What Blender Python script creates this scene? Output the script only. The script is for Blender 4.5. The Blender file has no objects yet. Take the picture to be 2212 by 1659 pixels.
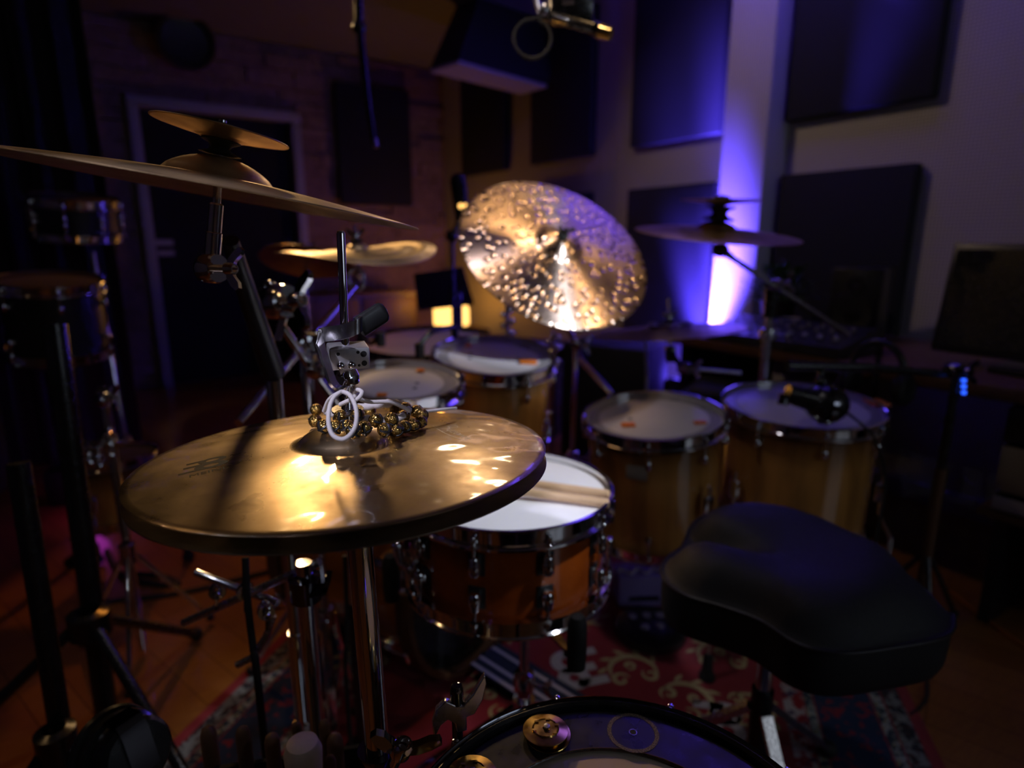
import bpy, bmesh, math, random
from mathutils import Vector, Matrix
random.seed(7)
PI = math.pi
V = Vector
SC = bpy.context.scene
COL = SC.collection
# ------------------------------------------------------------------ camera model (pixels of the 2212 x 1659 frame -> points in the room)
FPX, TILT, CAMZ, CX, CY = 1331.0, math.radians(13.1), 1.08, 1106.0, 829.5
cT, sT = math.cos(TILT), math.sin(TILT)
def ray(px, py):
    u = (px - CX) / FPX; v = (CY - py) / FPX
    return V((u, cT + v * sT, -sT + v * cT))
def at(px, py, t): return V((0, 0, CAMZ)) + ray(px, py) * t
def at_z(px, py, z):
    d = ray(px, py); return at(px, py, (z - CAMZ) / d.z)
PN, QA = V((.831, .556, 0)).normalized(), V((-.556, .831, 0)).normalized()     # out of the right wall / along it
def rm(p, q, z=0): return PN * p + QA * q + V((0, 0, z))
def on_p(px, py, p):
    d = ray(px, py); return at(px, py, p / d.dot(PN))
def on_q(px, py, q):
    d = ray(px, py); return at(px, py, q / d.dot(QA))
def frame(o, z=(0, 0, 1), x=(1, 0, 0)):
    z = V(z).normalized(); x = V(x); x = (x - z * x.dot(z))
    if x.length < 1e-6: x = V((0, 1, 0)) - z * z.y
    x.normalize(); y = z.cross(x)
    m = Matrix((x, y, z)).transposed().to_4x4(); m.translation = V(o); return m
ROOM = Matrix((PN, QA, V((0, 0, 1)))).transposed().to_4x4()
# ------------------------------------------------------------------ mesh builder
class MB:
    def __init__(s): s.v = []; s.f = []; s.m = []; s.mi = 0
    def add(s, vs, fs):
        b = len(s.v); s.v += [V(p) for p in vs]; s.f += [[b + i for i in f] for f in fs]; s.m += [s.mi] * len(fs); return s
    def mat(s, i): s.mi = i; return s
    def box(s, c, d, M=None, bev=0.0):
        bm = bmesh.new(); bmesh.ops.create_cube(bm, size=1)
        for v in bm.verts: v.co = V((v.co.x * d[0], v.co.y * d[1], v.co.z * d[2]))
        if bev: bmesh.ops.bevel(bm, geom=list(bm.edges), offset=bev, segments=2, affect='EDGES', profile=.5)
        s.bm(bm, (M or Matrix()) @ Matrix.Translation(V(c))); return s
    def bm(s, bm, M=None):
        M = M or Matrix(); bm.verts.index_update()
        s.add([M @ v.co for v in bm.verts], [[v.index for v in f.verts] for f in bm.faces]); bm.free(); return s
    def ball(s, c, r, seg=16, M=None, sc=(1, 1, 1)):
        bm = bmesh.new(); bmesh.ops.create_uvsphere(bm, u_segments=seg, v_segments=max(6, seg // 2), radius=r)
        for v in bm.verts: v.co = V((v.co.x * sc[0], v.co.y * sc[1], v.co.z * sc[2]))
        s.bm(bm, (M or Matrix()) @ Matrix.Translation(V(c))); return s
    def tube(s, pts, r, seg=12, closed=False):
        pts = [V(p) for p in pts]; n = len(pts)
        rs = r if isinstance(r, (list, tuple)) else [r] * n
        ring = []; up = None
        for i, p in enumerate(pts):
            if closed: t = pts[(i + 1) % n] - pts[i - 1]
            else: t = pts[min(i + 1, n - 1)] - pts[max(i - 1, 0)]
            t.normalize()
            if up is None: up = V((0, 0, 1)) if abs(t.z) < .9 else V((1, 0, 0))
            up = (up - t * up.dot(t)).normalized(); w = t.cross(up)
            ring.append([p + (up * math.cos(2 * PI * k / seg) + w * math.sin(2 * PI * k / seg)) * rs[i] for k in range(seg)])
        vs = [q for g in ring for q in g]; fs = []
        for i in range(n if closed else n - 1):
            j = (i + 1) % n
            for k in range(seg): fs.append([i * seg + k, i * seg + (k + 1) % seg, j * seg + (k + 1) % seg, j * seg + k])
        if not closed: fs += [list(range(seg))[::-1], [(n - 1) * seg + k for k in range(seg)]]
        return s.add(vs, fs)
    def lathe(s, prof, M=None, seg=48, closed=False):      # prof: (r, z) pairs
        M = M or Matrix(); vs = []; idx = []
        for r, z in prof:
            if r < 1e-7: idx.append([len(vs)] * seg); vs.append(M @ V((0, 0, z)))
            else:
                idx.append([len(vs) + k for k in range(seg)])
                vs += [M @ V((r * math.cos(2 * PI * k / seg), r * math.sin(2 * PI * k / seg), z)) for k in range(seg)]
        fs = []; n = len(prof)
        for i in range(n if closed else n - 1):
            a, b = idx[i], idx[(i + 1) % n]
            for k in range(seg):
                l = (k + 1) % seg; f = [a[k], a[l], b[l], b[k]]; g = []
                for q in f:
                    if q not in g: g.append(q)
                if len(g) > 2: fs.append(g)
        return s.add(vs, fs)
    def cyl(s, a, b, r, r2=None, seg=20):
        a, b = V(a), V(b); h = (b - a).length; M = frame(a, b - a)
        r2 = r if r2 is None else r2
        return s.lathe([(0, 0), (r, 0), (r2, h), (0, h)], M, seg)
    def prism(s, poly, h0, h1, M=None):                    # poly: 2-D outline
        M = M or Matrix(); n = len(poly)
        vs = [M @ V((x, y, h0)) for x, y in poly] + [M @ V((x, y, h1)) for x, y in poly]
        return s.add(vs, [list(range(n))[::-1], list(range(n, 2 * n))] + [[i, (i + 1) % n, n + (i + 1) % n, n + i] for i in range(n)])
    def ribbon(s, pts, w, th):                             # strip of width vector w along pts
        pts = [V(p) for p in pts]; w = V(w); n = len(pts); vs = []; fs = []
        for i, p in enumerate(pts):
            t = (pts[min(i + 1, n - 1)] - pts[max(i - 1, 0)]).normalized(); k = t.cross(w).normalized() * th / 2; h = w / 2
            vs += [p - h - k, p + h - k, p + h + k, p - h + k]
        for i in range(n - 1):
            for k in range(4): fs.append([4 * i + k, 4 * i + (k + 1) % 4, 4 * i + 4 + (k + 1) % 4, 4 * i + 4 + k])
        fs += [[3, 2, 1, 0], [4 * n - 4 + k for k in range(4)]]
        return s.add(vs, fs)
    def build(s, name, mats, parent=None, world=False, smooth=38, bevel=0):
        me = bpy.data.meshes.new(name)
        vs = s.v
        if world and parent is not None:
            inv = parent_world(parent).inverted(); vs = [inv @ p for p in vs]
        me.from_pydata([tuple(p) for p in vs], [], s.f)
        for m in (mats if isinstance(mats, (list, tuple)) else [mats]): me.materials.append(m)
        me.polygons.foreach_set('material_index', s.m)
        bm = bmesh.new(); bm.from_mesh(me); bmesh.ops.recalc_face_normals(bm, faces=list(bm.faces)); bm.to_mesh(me); bm.free()
        if smooth:
            me.polygons.foreach_set('use_smooth', [True] * len(me.polygons)); me.set_sharp_from_angle(angle=math.radians(smooth))
        o = bpy.data.objects.new(name, me); COL.objects.link(o)
        if parent is not None: o.parent = parent
        if bevel:
            b = o.modifiers.new('bevel', 'BEVEL'); b.width = bevel; b.segments = 2; b.limit_method = 'ANGLE'
        return o
def parent_world(o):
    m = o.matrix_basis.copy()
    while o.parent is not None: o = o.parent; m = o.matrix_basis @ m
    return m
def tag(o, label=None, cat=None, group=None, kind=None):
    if label: o['label'] = label
    if cat: o['category'] = cat
    if group: o['group'] = group
    if kind: o['kind'] = kind
    return o
def thing(name, label, cat, M=None, group=None):
    o = bpy.data.objects.new(name, None); o.empty_display_size = .05; COL.objects.link(o)
    if M is not None: o.matrix_basis = M if isinstance(M, Matrix) else Matrix.Translation(V(M))
    return tag(o, label, cat, group)
def struct(o): return tag(o, kind='structure')
def copy_tree(o, parent=None):
    c = o.copy(); COL.objects.link(c)
    if parent is not None: c.parent = parent
    for ch in list(o.children): copy_tree(ch, c)
    return c
def curve(pts, n=8):                                       # Catmull-Rom through pts
    pts = [V(p) for p in pts]; out = []
    for i in range(len(pts) - 1):
        p0, p1, p2, p3 = pts[max(i - 1, 0)], pts[i], pts[i + 1], pts[min(i + 2, len(pts) - 1)]
        for k in range(n):
            t = k / n; out.append(.5 * ((2 * p1) + (p2 - p0) * t + (2 * p0 - 5 * p1 + 4 * p2 - p3) * t * t + (3 * p1 - p0 - 3 * p2 + p3) * t ** 3))
    return out + [pts[-1]]
# ------------------------------------------------------------------ materials
def newmat(name):
    m = bpy.data.materials.new(name); m.use_nodes = True; nt = m.node_tree
    return m, nt, nt.nodes['Principled BSDF']
def N(nt, typ, **kw):
    n = nt.nodes.new(typ)
    for k, v in kw.items():
        if k in n.inputs: n.inputs[k].default_value = v
        else: setattr(n, k, v)
    return n
def setp(b, **kw):
    for k, v in kw.items():
        k = {'col': 'Base Color', 'rough': 'Roughness', 'metal': 'Metallic', 'coat': 'Coat Weight', 'spec': 'Specular IOR Level', 'aniso': 'Anisotropic',
             'emit': 'Emission Color', 'emits': 'Emission Strength', 'sheen': 'Sheen Weight', 'trans': 'Transmission Weight', 'coatr': 'Coat Roughness'}[k]
        b.inputs[k].default_value = (*v, 1) if isinstance(v, tuple) else v
def mix(nt, fac, a, b):
    n = nt.nodes.new('ShaderNodeMix'); n.data_type = 'RGBA'
    for s, v in ((n.inputs[0], fac), (n.inputs[6], a), (n.inputs[7], b)):
        if hasattr(v, 'is_output'): nt.links.new(v, s)
        else: s.default_value = (*v, 1) if isinstance(v, tuple) else v
    return n.outputs[2]
def ramp(nt, fac, stops):
    n = nt.nodes.new('ShaderNodeValToRGB'); e = n.color_ramp.elements
    while len(e) < len(stops): e.new(.5)
    for i, (p, c) in enumerate(stops): e[i].position = p; e[i].color = (*c, 1) if isinstance(c, tuple) else (c, c, c, 1)
    nt.links.new(fac, n.inputs[0]); return n.outputs[0]
def bump(nt, b, h, strength=.3, dist=.001, chain=None):
    n = N(nt, 'ShaderNodeBump', Strength=strength, Distance=dist); nt.links.new(h, n.inputs['Height'])
    if chain is not None: nt.links.new(chain, n.inputs['Normal'])
    if b is not None: nt.links.new(n.outputs[0], b.inputs['Normal'])
    return n.outputs[0]
def objco(nt, scale=(1, 1, 1)):
    t = N(nt, 'ShaderNodeTexCoord'); m = N(nt, 'ShaderNodeMapping'); m.inputs['Scale'].default_value = scale
    nt.links.new(t.outputs['Object'], m.inputs[0]); return m.outputs[0]
def noise(nt, co, scale, detail=3, rough=.55):
    n = N(nt, 'ShaderNodeTexNoise', Scale=scale, Detail=detail, Roughness=rough); nt.links.new(co, n.inputs['Vector']); return n.outputs[0]
def plain(name, col, rough=.5, metal=0., wear=.12, nscale=60, bmp=0., **kw):
    m, nt, b = newmat(name); setp(b, col=col, rough=rough, metal=metal, **kw)
    n = noise(nt, objco(nt), nscale)
    c = mix(nt, n, tuple(max(0, x * (1 - wear)) for x in col), tuple(min(1, x * (1 + wear)) for x in col)); nt.links.new(c, b.inputs['Base Color'])
    r = ramp(nt, n, [(.3, max(0.02, rough - .06 * (1 if rough > .1 else .3))), (.7, min(1, rough + .06 * (1 if rough > .1 else .3)))]); nt.links.new(r, b.inputs['Roughness'])
    if bmp: bump(nt, b, n, .5, bmp)
    return m
M = {}
M['chrome'] = plain('chrome', (.78, .78, .8), .07, 1., .04, 30)
M['satin'] = plain('satin_metal', (.55, .55, .58), .28, 1., .08, 300)
M['blackmetal'] = plain('black_metal', (.012, .012, .014), .25, 0., .2, 60, spec=.6)
M['gunmetal'] = plain('dark_chrome', (.16, .16, .18), .06, 1., .05, 40)
M['plastic'] = plain('black_plastic', (.014, .014, .016), .35, 0., .2, 90)
M['rubber'] = plain('black_rubber', (.012, .012, .012), .7, 0., .2, 120, bmp=.0004)
M['cloth'] = plain('black_cloth', (.010, .010, .011), .95, 0., .3, 200, bmp=.001)
M['vinyl'] = plain('black_vinyl', (.008, .009, .012), .68, 0., .15, 260, bmp=.0005)
M['panel'] = plain('panel_fabric', (.013, .013, .019), .95, 0., .25, 300, bmp=.0006)
M['white'] = plain('white_head', (.8, .8, .82), .55, 0., .03, 12)
M['greyhead'] = plain('grey_head', (.60, .56, .60), .38, 0., .05, 14)
M['ringhead'] = plain('head_ring', (.30, .28, .30), .3, 0., .05, 14)
M['calf'] = plain('cream_head', (.62, .52, .40), .6, 0., .08, 10)
M['orange'] = plain('orange_gel', (.75, .20, .02), .3, 0., .08, 60)
M['dot'] = plain('blue_dot', (.05, .06, .12), .5, 0., .1, 60)
M['rope'] = plain('white_cotton', (.62, .58, .58), .95, 0., .15, 900, bmp=.0006)
M['stick'] = plain('hickory', (.66, .44, .25), .42, 0., .06, 70)
M['darkstick'] = plain('dull_hickory', (.20, .11, .06), .6, 0., .1, 70)
M['felt'] = plain('felt', (.70, .58, .48), .98, 0., .1, 150, bmp=.001)
M['blackfelt'] = plain('black_felt', (.02, .02, .02), .98, 0., .1, 150)
M['wallpaint'] = plain('grey_paint', (.30, .27, .26), .85, 0., .1, 4)
M['ceiling'] = plain('ceiling_paint', (.22, .19, .17), .9, 0., .08, 3)
M['lilac'] = plain('pale_grey_paint', (.36, .34, .40), .6, 0., .08, 6)
M['rackgrey'] = plain('rack_grey', (.26, .24, .20), .45, 0.3, .1, 20)
M['leaf'] = plain('leaf_green', (.03, .075, .015), .6, 0., .5, 40)
M['orangecable'] = plain('orange_cable', (.35, .11, .02), .6, 0., .1, 60)
M['bluetrim'] = plain('pale_blue_print', (.42, .40, .60), .7, 0., .1, 200)
M['navy'] = plain('navy_fabric', (.012, .02, .06), .9, 0., .2, 200)
M['woodtop'] = plain('dark_wood', (.10, .045, .02), .5, 0., .3, 20)
M['par'] = plain('par_shell', (.02, .02, .025), .4, 0., .1, 40)
def emis(name, col, k):
    m, nt, b = newmat(name); setp(b, col=(.02, .02, .02), emit=col, emits=k, rough=.6); return m
M['lampglow'] = emis('warm_glow', (1., .52, .13), 3.0)
M['bluelens'] = emis('blue_lens', (.12, .085, 1.), 8.)
M['led'] = emis('blue_led', (.02, .10, 1.), 2.5)
M['pane'] = emis('daylight_pane', (.72, .83, 1.), 1.2)
M['magenta'] = emis('magenta_lens', (.7, .05, .8), 3.)

def cymbal_mat(name, col, rough, ringscale, ring, ham, hamscale, hamtype='noise', aniso=.6, stain=.35, dark=(.2, .12, .05), coat=0., rmix=.22):
    m, nt, b = newmat(name); setp(b, col=col, rough=rough, metal=1., aniso=aniso)
    co = objco(nt); sep = N(nt, 'ShaderNodeSeparateXYZ'); nt.links.new(co, sep.inputs[0])
    r = N(nt, 'ShaderNodeVectorMath', operation='LENGTH'); nt.links.new(co, r.inputs[0])
    # lathe rings: noise along the radius only
    comb = N(nt, 'ShaderNodeCombineXYZ'); nt.links.new(r.outputs['Value'], comb.inputs[0])
    rings = noise(nt, comb.outputs[0], ringscale, 4, .7)
    dent = None
    if hamtype == 'noise':
        h = noise(nt, co, hamscale, 1.5, .4); n1 = bump(nt, None, h, ham, .004); nc = bump(nt, None, noise(nt, co, 9, 2.2, .5), 1., .017) if coat else None
    else:                                                  # round hammer dents
        v = N(nt, 'ShaderNodeTexVoronoi', Scale=hamscale, Randomness=.8); v.feature = 'F1'; nt.links.new(co, v.inputs['Vector'])
        q = N(nt, 'ShaderNodeMath', operation='MULTIPLY'); nt.links.new(v.outputs['Distance'], q.inputs[0]); nt.links.new(v.outputs['Distance'], q.inputs[1])
        h = ramp(nt, q.outputs[0], [(0., 0.), (.20, 1.)]); dent = ramp(nt, v.outputs['Distance'], [(.34, 1.), (.46, 0.)])
        n1 = bump(nt, None, h, 1., ham)
    n2 = bump(nt, b, rings, ring, .0004, n1)
    b.inputs['Anisotropic Rotation'].default_value = .25
    if coat: setp(b, coat=coat, coatr=.09); b.inputs['Coat IOR'].default_value = 1.9; nt.links.new(nc, b.inputs['Coat Normal'])
    st = noise(nt, co, 16, 5, .62)
    c = mix(nt, ramp(nt, st, [(.42, 0.), (.75, stain)]), col, dark); c2 = mix(nt, ramp(nt, rings, [(.35, 0.), (.65, rmix)]), c, tuple(x * .55 for x in col))
    nt.links.new(c2, b.inputs['Base Color'])
    rr = ramp(nt, st, [(.3, rough * .85), (.75, min(1, rough * 1.5))]); 
    if dent is not None: rr = mix(nt, dent, rr, (rough * .75,) * 3)
    nt.links.new(rr, b.inputs['Roughness'])
    t = N(nt, 'ShaderNodeTangent'); t.direction_type = 'RADIAL'; t.axis = 'Z'; nt.links.new(t.outputs[0], b.inputs['Tangent'])
    return m
M['hat'] = cymbal_mat('hat_bronze', (.60, .455, .29), .28, 900, .15, .4, 11, 'noise', .3, .7, coat=1.)
M['hatdark'] = cymbal_mat('raw_bronze', (.16, .13, .10), .42, 500, .3, .5, 20)
M['crash'] = cymbal_mat('crash_bronze', (.60, .42, .24), .40, 900, .2, .35, 12, 'noise', .4, .45)
M['swirl'] = cymbal_mat('swirl_bronze', (.62, .46, .28), .38, 70, .4, .3, 12, 'noise', .3, .3, rmix=.75)
M['ride'] = cymbal_mat('ride_bronze', (.64, .485, .42), .26, 600, .10, .0014, 46, 'voronoi', .85, .3)
M['purplecym'] = cymbal_mat('dull_bronze', (.50, .36, .28), .34, 600, .25, .3, 14, 'noise', .5, .4)
m, nt, b = newmat('bell_brass'); setp(b, col=(.45, .28, .07), metal=1., rough=.3)
co = objco(nt); vv = N(nt, 'ShaderNodeTexVoronoi', Scale=700.); nt.links.new(co, vv.inputs['Vector'])
bump(nt, b, vv.outputs['Distance'], .9, .0008)
nt.links.new(mix(nt, ramp(nt, noise(nt, co, 160, 3), [(.35, 0.), (.65, 1.)]), (.55, .36, .10), (.18, .10, .03)), b.inputs['Base Color']); M['bell'] = m
M['brass'] = plain('polished_brass', (.72, .48, .14), .16, 1., .1, 80)
# drum shells
def shell_mat(name, mid, edge, h0, h1, grain=(1, 1, .12), rough=.12):
    m, nt, b = newmat(name); setp(b, col=mid, rough=rough, coat=.8, coatr=.05)
    co = objco(nt, grain); g = noise(nt, co, 16, 5, .6)
    w = mix(nt, ramp(nt, g, [(.35, 0.), (.68, 1.)]), mid, tuple(x * .5 for x in mid))
    t = N(nt, 'ShaderNodeTexCoord'); s = N(nt, 'ShaderNodeSeparateXYZ'); nt.links.new(t.outputs['Object'], s.inputs[0])
    mr = N(nt, 'ShaderNodeMapRange'); mr.inputs[1].default_value = h0; mr.inputs[2].default_value = h1; nt.links.new(s.outputs[2], mr.inputs[0])
    f = ramp(nt, mr.outputs[0], [(.0, 1.), (.3, 0.), (.74, 0.), (1., 1.)])
    nt.links.new(mix(nt, f, w, edge), b.inputs['Base Color']); return m
M['tom'] = shell_mat('amber_burst', (.68, .31, .075), (.03, .008, .003), -.26, 0.)
M['ftom'] = shell_mat('amber_burst_deep', (.68, .32, .08), (.03, .008, .003), -.42, 0.)
M['kick'] = shell_mat('amber_lacquer', (.42, .14, .02), (.30, .09, .012), -.5, .5)
m, nt, b = newmat('amber_acrylic'); setp(b, col=(.40, .085, .008), rough=.1, coat=1., coatr=.03)
co = objco(nt); vv = N(nt, 'ShaderNodeTexVoronoi', Scale=420.); nt.links.new(co, vv.inputs['Vector'])
fl = ramp(nt, vv.outputs['Distance'], [(.10, 1.), (.16, 0.)])
sel = N(nt, 'ShaderNodeSeparateColor'); nt.links.new(vv.outputs['Color'], sel.inputs[0]); se = ramp(nt, sel.outputs[0], [(.86, 0.), (.88, 1.)])
mm = N(nt, 'ShaderNodeMath', operation='MULTIPLY'); nt.links.new(fl, mm.inputs[0]); nt.links.new(se, mm.inputs[1])
nz = noise(nt, co, 9, 3); base = mix(nt, ramp(nt, nz, [(.35, 0.), (.65, 1.)]), (.30, .06, .006), (.16, .025, .003))
nt.links.new(mix(nt, mm.outputs[0], base, (1., .35, .12)), b.inputs['Base Color']); M['acrylic'] = m
# ------------------------------------------------------------------ setting
ZC = 2.55; PR, PL, QB, QF = 2.8, -2.9, 5.3, -3.0
m, nt, b = newmat('parquet'); setp(b, col=(.35, .15, .04), rough=.28, coat=.3, coatr=.12)
co = objco(nt); br = N(nt, 'ShaderNodeTexBrick', Scale=1.0); br.inputs['Brick Width'].default_value = .9; br.inputs['Row Height'].default_value = .09
br.inputs['Mortar Size'].default_value = .0012; br.inputs['Color1'].default_value = (.34, .14, .035, 1); br.inputs['Color2'].default_value = (.24, .09, .022, 1); br.inputs['Mortar'].default_value = (.03, .012, .004, 1)
mp = N(nt, 'ShaderNodeMapping'); mp.inputs['Rotation'].default_value = (0, 0, math.radians(72)); nt.links.new(co, mp.inputs[0]); nt.links.new(mp.outputs[0], br.inputs['Vector'])
gr = noise(nt, objco(nt, (3, 20, 1)), 6, 5); nt.links.new(mix(nt, ramp(nt, gr, [(.3, 0.), (.7, .45)]), br.outputs[0], (.12, .04, .01)), b.inputs['Base Color']); M['floor'] = m
m, nt, b = newmat('perforated_board'); setp(b, col=(.46, .43, .42), rough=.8)
co = objco(nt); fr = N(nt, 'ShaderNodeVectorMath', operation='MULTIPLY'); fr.inputs[1].default_value = (77., 77., 77.); nt.links.new(co, fr.inputs[0])
f2 = N(nt, 'ShaderNodeVectorMath', operation='FRACTION'); nt.links.new(fr.outputs[0], f2.inputs[0])
sb = N(nt, 'ShaderNodeVectorMath', operation='SUBTRACT'); sb.inputs[1].default_value = (.5, .5, .5); nt.links.new(f2.outputs[0], sb.inputs[0])
sx = N(nt, 'ShaderNodeSeparateXYZ'); nt.links.new(sb.outputs[0], sx.inputs[0])
cb = N(nt, 'ShaderNodeCombineXYZ'); nt.links.new(sx.outputs[1], cb.inputs[0]); nt.links.new(sx.outputs[2], cb.inputs[1])
ln = N(nt, 'ShaderNodeVectorMath', operation='LENGTH'); nt.links.new(cb.outputs[0], ln.inputs[0])
hole = ramp(nt, ln.outputs['Value'], [(.26, 1.), (.36, 0.)])
nt.links.new(mix(nt, hole, (.48, .45, .44), (.24, .22, .22)), b.inputs['Base Color']); M['perf'] = m
m, nt, b = newmat('stone_cladding'); setp(b, col=(.2, .13, .11), rough=.85)
co = objco(nt); n1 = noise(nt, co, 3.2, 4); n2 = noise(nt, co, 22, 6, .65)
c1 = mix(nt, ramp(nt, n1, [(.3, 0.), (.7, 1.)]), (.20, .125, .11), (.34, .22, .19)); c2 = mix(nt, ramp(nt, n2, [(.35, 0.), (.75, .6)]), c1, (.10, .06, .055))
nt.links.new(c2, b.inputs['Base Color']); bump(nt, b, n2, .8, .012); M['stone'] = m
def room_box(name, lo, hi, mat, kindlabel=True, bev=0):
    o = MB().box([(a + c) / 2 for a, c in zip(lo, hi)], [c - a for a, c in zip(lo, hi)], None, bev).build(name, mat, smooth=30)
    o.matrix_basis = ROOM; return struct(o)
room_box('floor', (PL - .1, QF - .1, -.1), (PR + .1, QB + .1, 0), M['floor'])
room_box('ceiling', (PL - .1, QF - .1, ZC), (PR + .1, QB + .1, ZC + .1), M['ceiling'])
room_box('wall_right', (PR, QF - .1, 0), (PR + .1, QB + .1, ZC), M['perf'])
room_box('wall_left', (PL - .1, QF, 0), (PL, QB, ZC), M['wallpaint'])
# rear wall (behind the camera) with a two-pane window
WP0, WP1, WZ0, WZ1 = 1.0, 2.5, 1.05, 2.15
wb = MB(); 
for lo, hi in (((PL, QF - .1, 0), (WP0, QF, ZC)), ((WP1, QF - .1, 0), (PR, QF, ZC)), ((WP0, QF - .1, 0), (WP1, QF, WZ0)), ((WP0, QF - .1, WZ1), (WP1, QF, ZC))):
    wb.box([(a + c) / 2 for a, c in zip(lo, hi)], [c - a for a, c in zip(lo, hi)])
o = wb.build('wall_front', M['wallpaint']); o.matrix_basis = ROOM; struct(o)
wn = MB(); zc_ = (WZ0 + WZ1) / 2; pc_ = (WP0 + WP1) / 2
for c, d in (((WP0 + .03, QF - .05, zc_), (.06, .12, WZ1 - WZ0)), ((WP1 - .03, QF - .05, zc_), (.06, .12, WZ1 - WZ0)), ((pc_, QF - .05, zc_), (.07, .1, WZ1 - WZ0)),
             ((pc_, QF - .05, WZ0 + .03), (WP1 - WP0, .12, .06)), ((pc_, QF - .05, WZ1 - .03), (WP1 - WP0, .12, .06))): wn.box(c, d)
w = wn.build('window_1', M['lilac']); w.matrix_basis = ROOM; struct(w)
for i in (-1, 1):
    pw = (WP1 - WP0) / 2 - .095
    g = MB().box((pc_ + i * (pw / 2 + .035), QF - .07, zc_), (pw, .008, WZ1 - WZ0 - .12)).build('window_pane', M['pane'], w); 
# stone wall with doorway
DP0, DP1, DZ = .40, 1.43, 1.985
sb_ = MB()
for lo, hi in (((PL, QB + .02, 0), (DP0, QB + .1, ZC)), ((DP1, QB + .02, 0), (PR, QB + .1, ZC)), ((DP0, QB + .02, DZ), (DP1, QB + .1, ZC))):
    sb_.box([(a + c) / 2 for a, c in zip(lo, hi)], [c - a for a, c in zip(lo, hi)])
z = 0.0
while z < ZC - .02:
    h = random.choice((.07, .1, .13)); h = min(h, ZC - z); p = PL + .002 + random.uniform(-.1, 0)
    while p < PR - .01:
        L = random.uniform(.16, .46); p0, p1 = max(p, PL + .002), min(p + L, PR - .002)
        segs = [(p0, p1)]
        if z + h > 0 and z < DZ: segs = [(a, c) for a, c in ((p0, min(p1, DP0 - .075)), (max(p0, DP1 + .075), p1)) if c - a > .03] if not (p1 < DP0 - .07 or p0 > DP1 + .07) else segs
        for a, c in segs:
            if a < 0.0 and z > 0: pass
            dpt = random.uniform(.012, .05)
            sb_.box(((a + c) / 2, QB + .02 - dpt / 2, z + h / 2), (c - a - .004, dpt, h - .005))
        p += L
    z += h
o = sb_.build('wall_back', M['stone'], smooth=0); o.matrix_basis = ROOM; struct(o)
dt = MB()
for c, d in (((DP0 - .035, QB - .02, DZ / 2), (.07, .1, DZ)), ((DP1 + .035, QB - .02, DZ / 2), (.07, .1, DZ)), (((DP0 + DP1) / 2, QB - .02, DZ + .035), (DP1 - DP0 + .14, .1, .07))): dt.box(c, d, None, .006)
o = dt.build('door_1', M['lilac']); o.matrix_basis = ROOM; struct(o)
dl = MB().box(((DP0 + DP1) / 2, QB + .05, DZ / 2), (DP1 - DP0, .04, DZ)).build('door_leaf', M['cloth'], o)
hd = MB().cyl((DP1 - .12, QB + .03, 1.0), (DP1 - .12, QB - .03, 1.0), .01).cyl((DP1 - .12, QB - .03, 1.0), (DP1 - .24, QB - .03, 1.0), .009).build('door_handle', M['satin'], dl)
# pilaster
PQ0, PQ1, PP = 1.845, 2.09, 2.635
room_box('wall_pilaster', (PP, PQ0, 0), (PR - .001, PQ1, ZC), M['perf'], bev=.004)
room_box('baseboard_right', (PR - .02, QF, 0), (PR - .001, PQ0 - .002, .08), M['lilac'])
# acoustic panels on the walls
def panel(q0, q1, z0, z1, label):
    t = thing('acoustic_panel', label, 'acoustic panel', rm(PR - .033, (q0 + q1) / 2, (z0 + z1) / 2), 'acoustic panels on the walls')
    t.matrix_basis = Matrix.Translation(rm(PR - .034, (q0 + q1) / 2, (z0 + z1) / 2)) @ ROOM
    MB().box((0, 0, 0), (.06, q1 - q0, z1 - z0), None, .012).build('fabric_face', M['panel'], t)
    MB().box((.031, 0, 0), (.004, q1 - q0 - .05, z1 - z0 - .05)).build('backing_board', M['plastic'], t)
panel(4.2, 4.88, 1.615, 2.5, 'small dark acoustic panel high beside the stone wall corner')
panel(3.2, 3.86, 1.615, 2.5, 'dark acoustic panel high on the wall behind the overhead clamp and cable loop')
panel(2.2, 2.84, 1.615, 2.5, 'tall dark acoustic panel high beside the blue pillar, its lower edge glowing blue')
panel(1.215, 1.835, 1.615, 2.5, 'big dark acoustic panel at top right, on the wall past the blue pillar')
panel(2.2, 2.84, .5, 1.38, 'low acoustic panel washed blue beside the blue pillar')
panel(1.235, 1.825, .5, 1.38, 'low dark acoustic panel on the wall behind the potted plant and speaker')
panel(3.2, 3.86, .55, 1.39, 'low acoustic panel mostly hidden behind the big hammered cymbal')
t = thing('acoustic_panel', 'dark acoustic panel hung on the stone wall', 'acoustic panel', None, 'acoustic panels on the walls')
t.matrix_basis = Matrix.Translation(rm(2.105, QB - .07, 1.85)) @ ROOM
MB().box((0, 0, 0), (.645, .06, .94), None, .012).build('fabric_face', M['panel'], t)
MB().box((0, .034, 0), (.6, .006, .88)).build('backing_board', M['plastic'], t)
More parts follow.
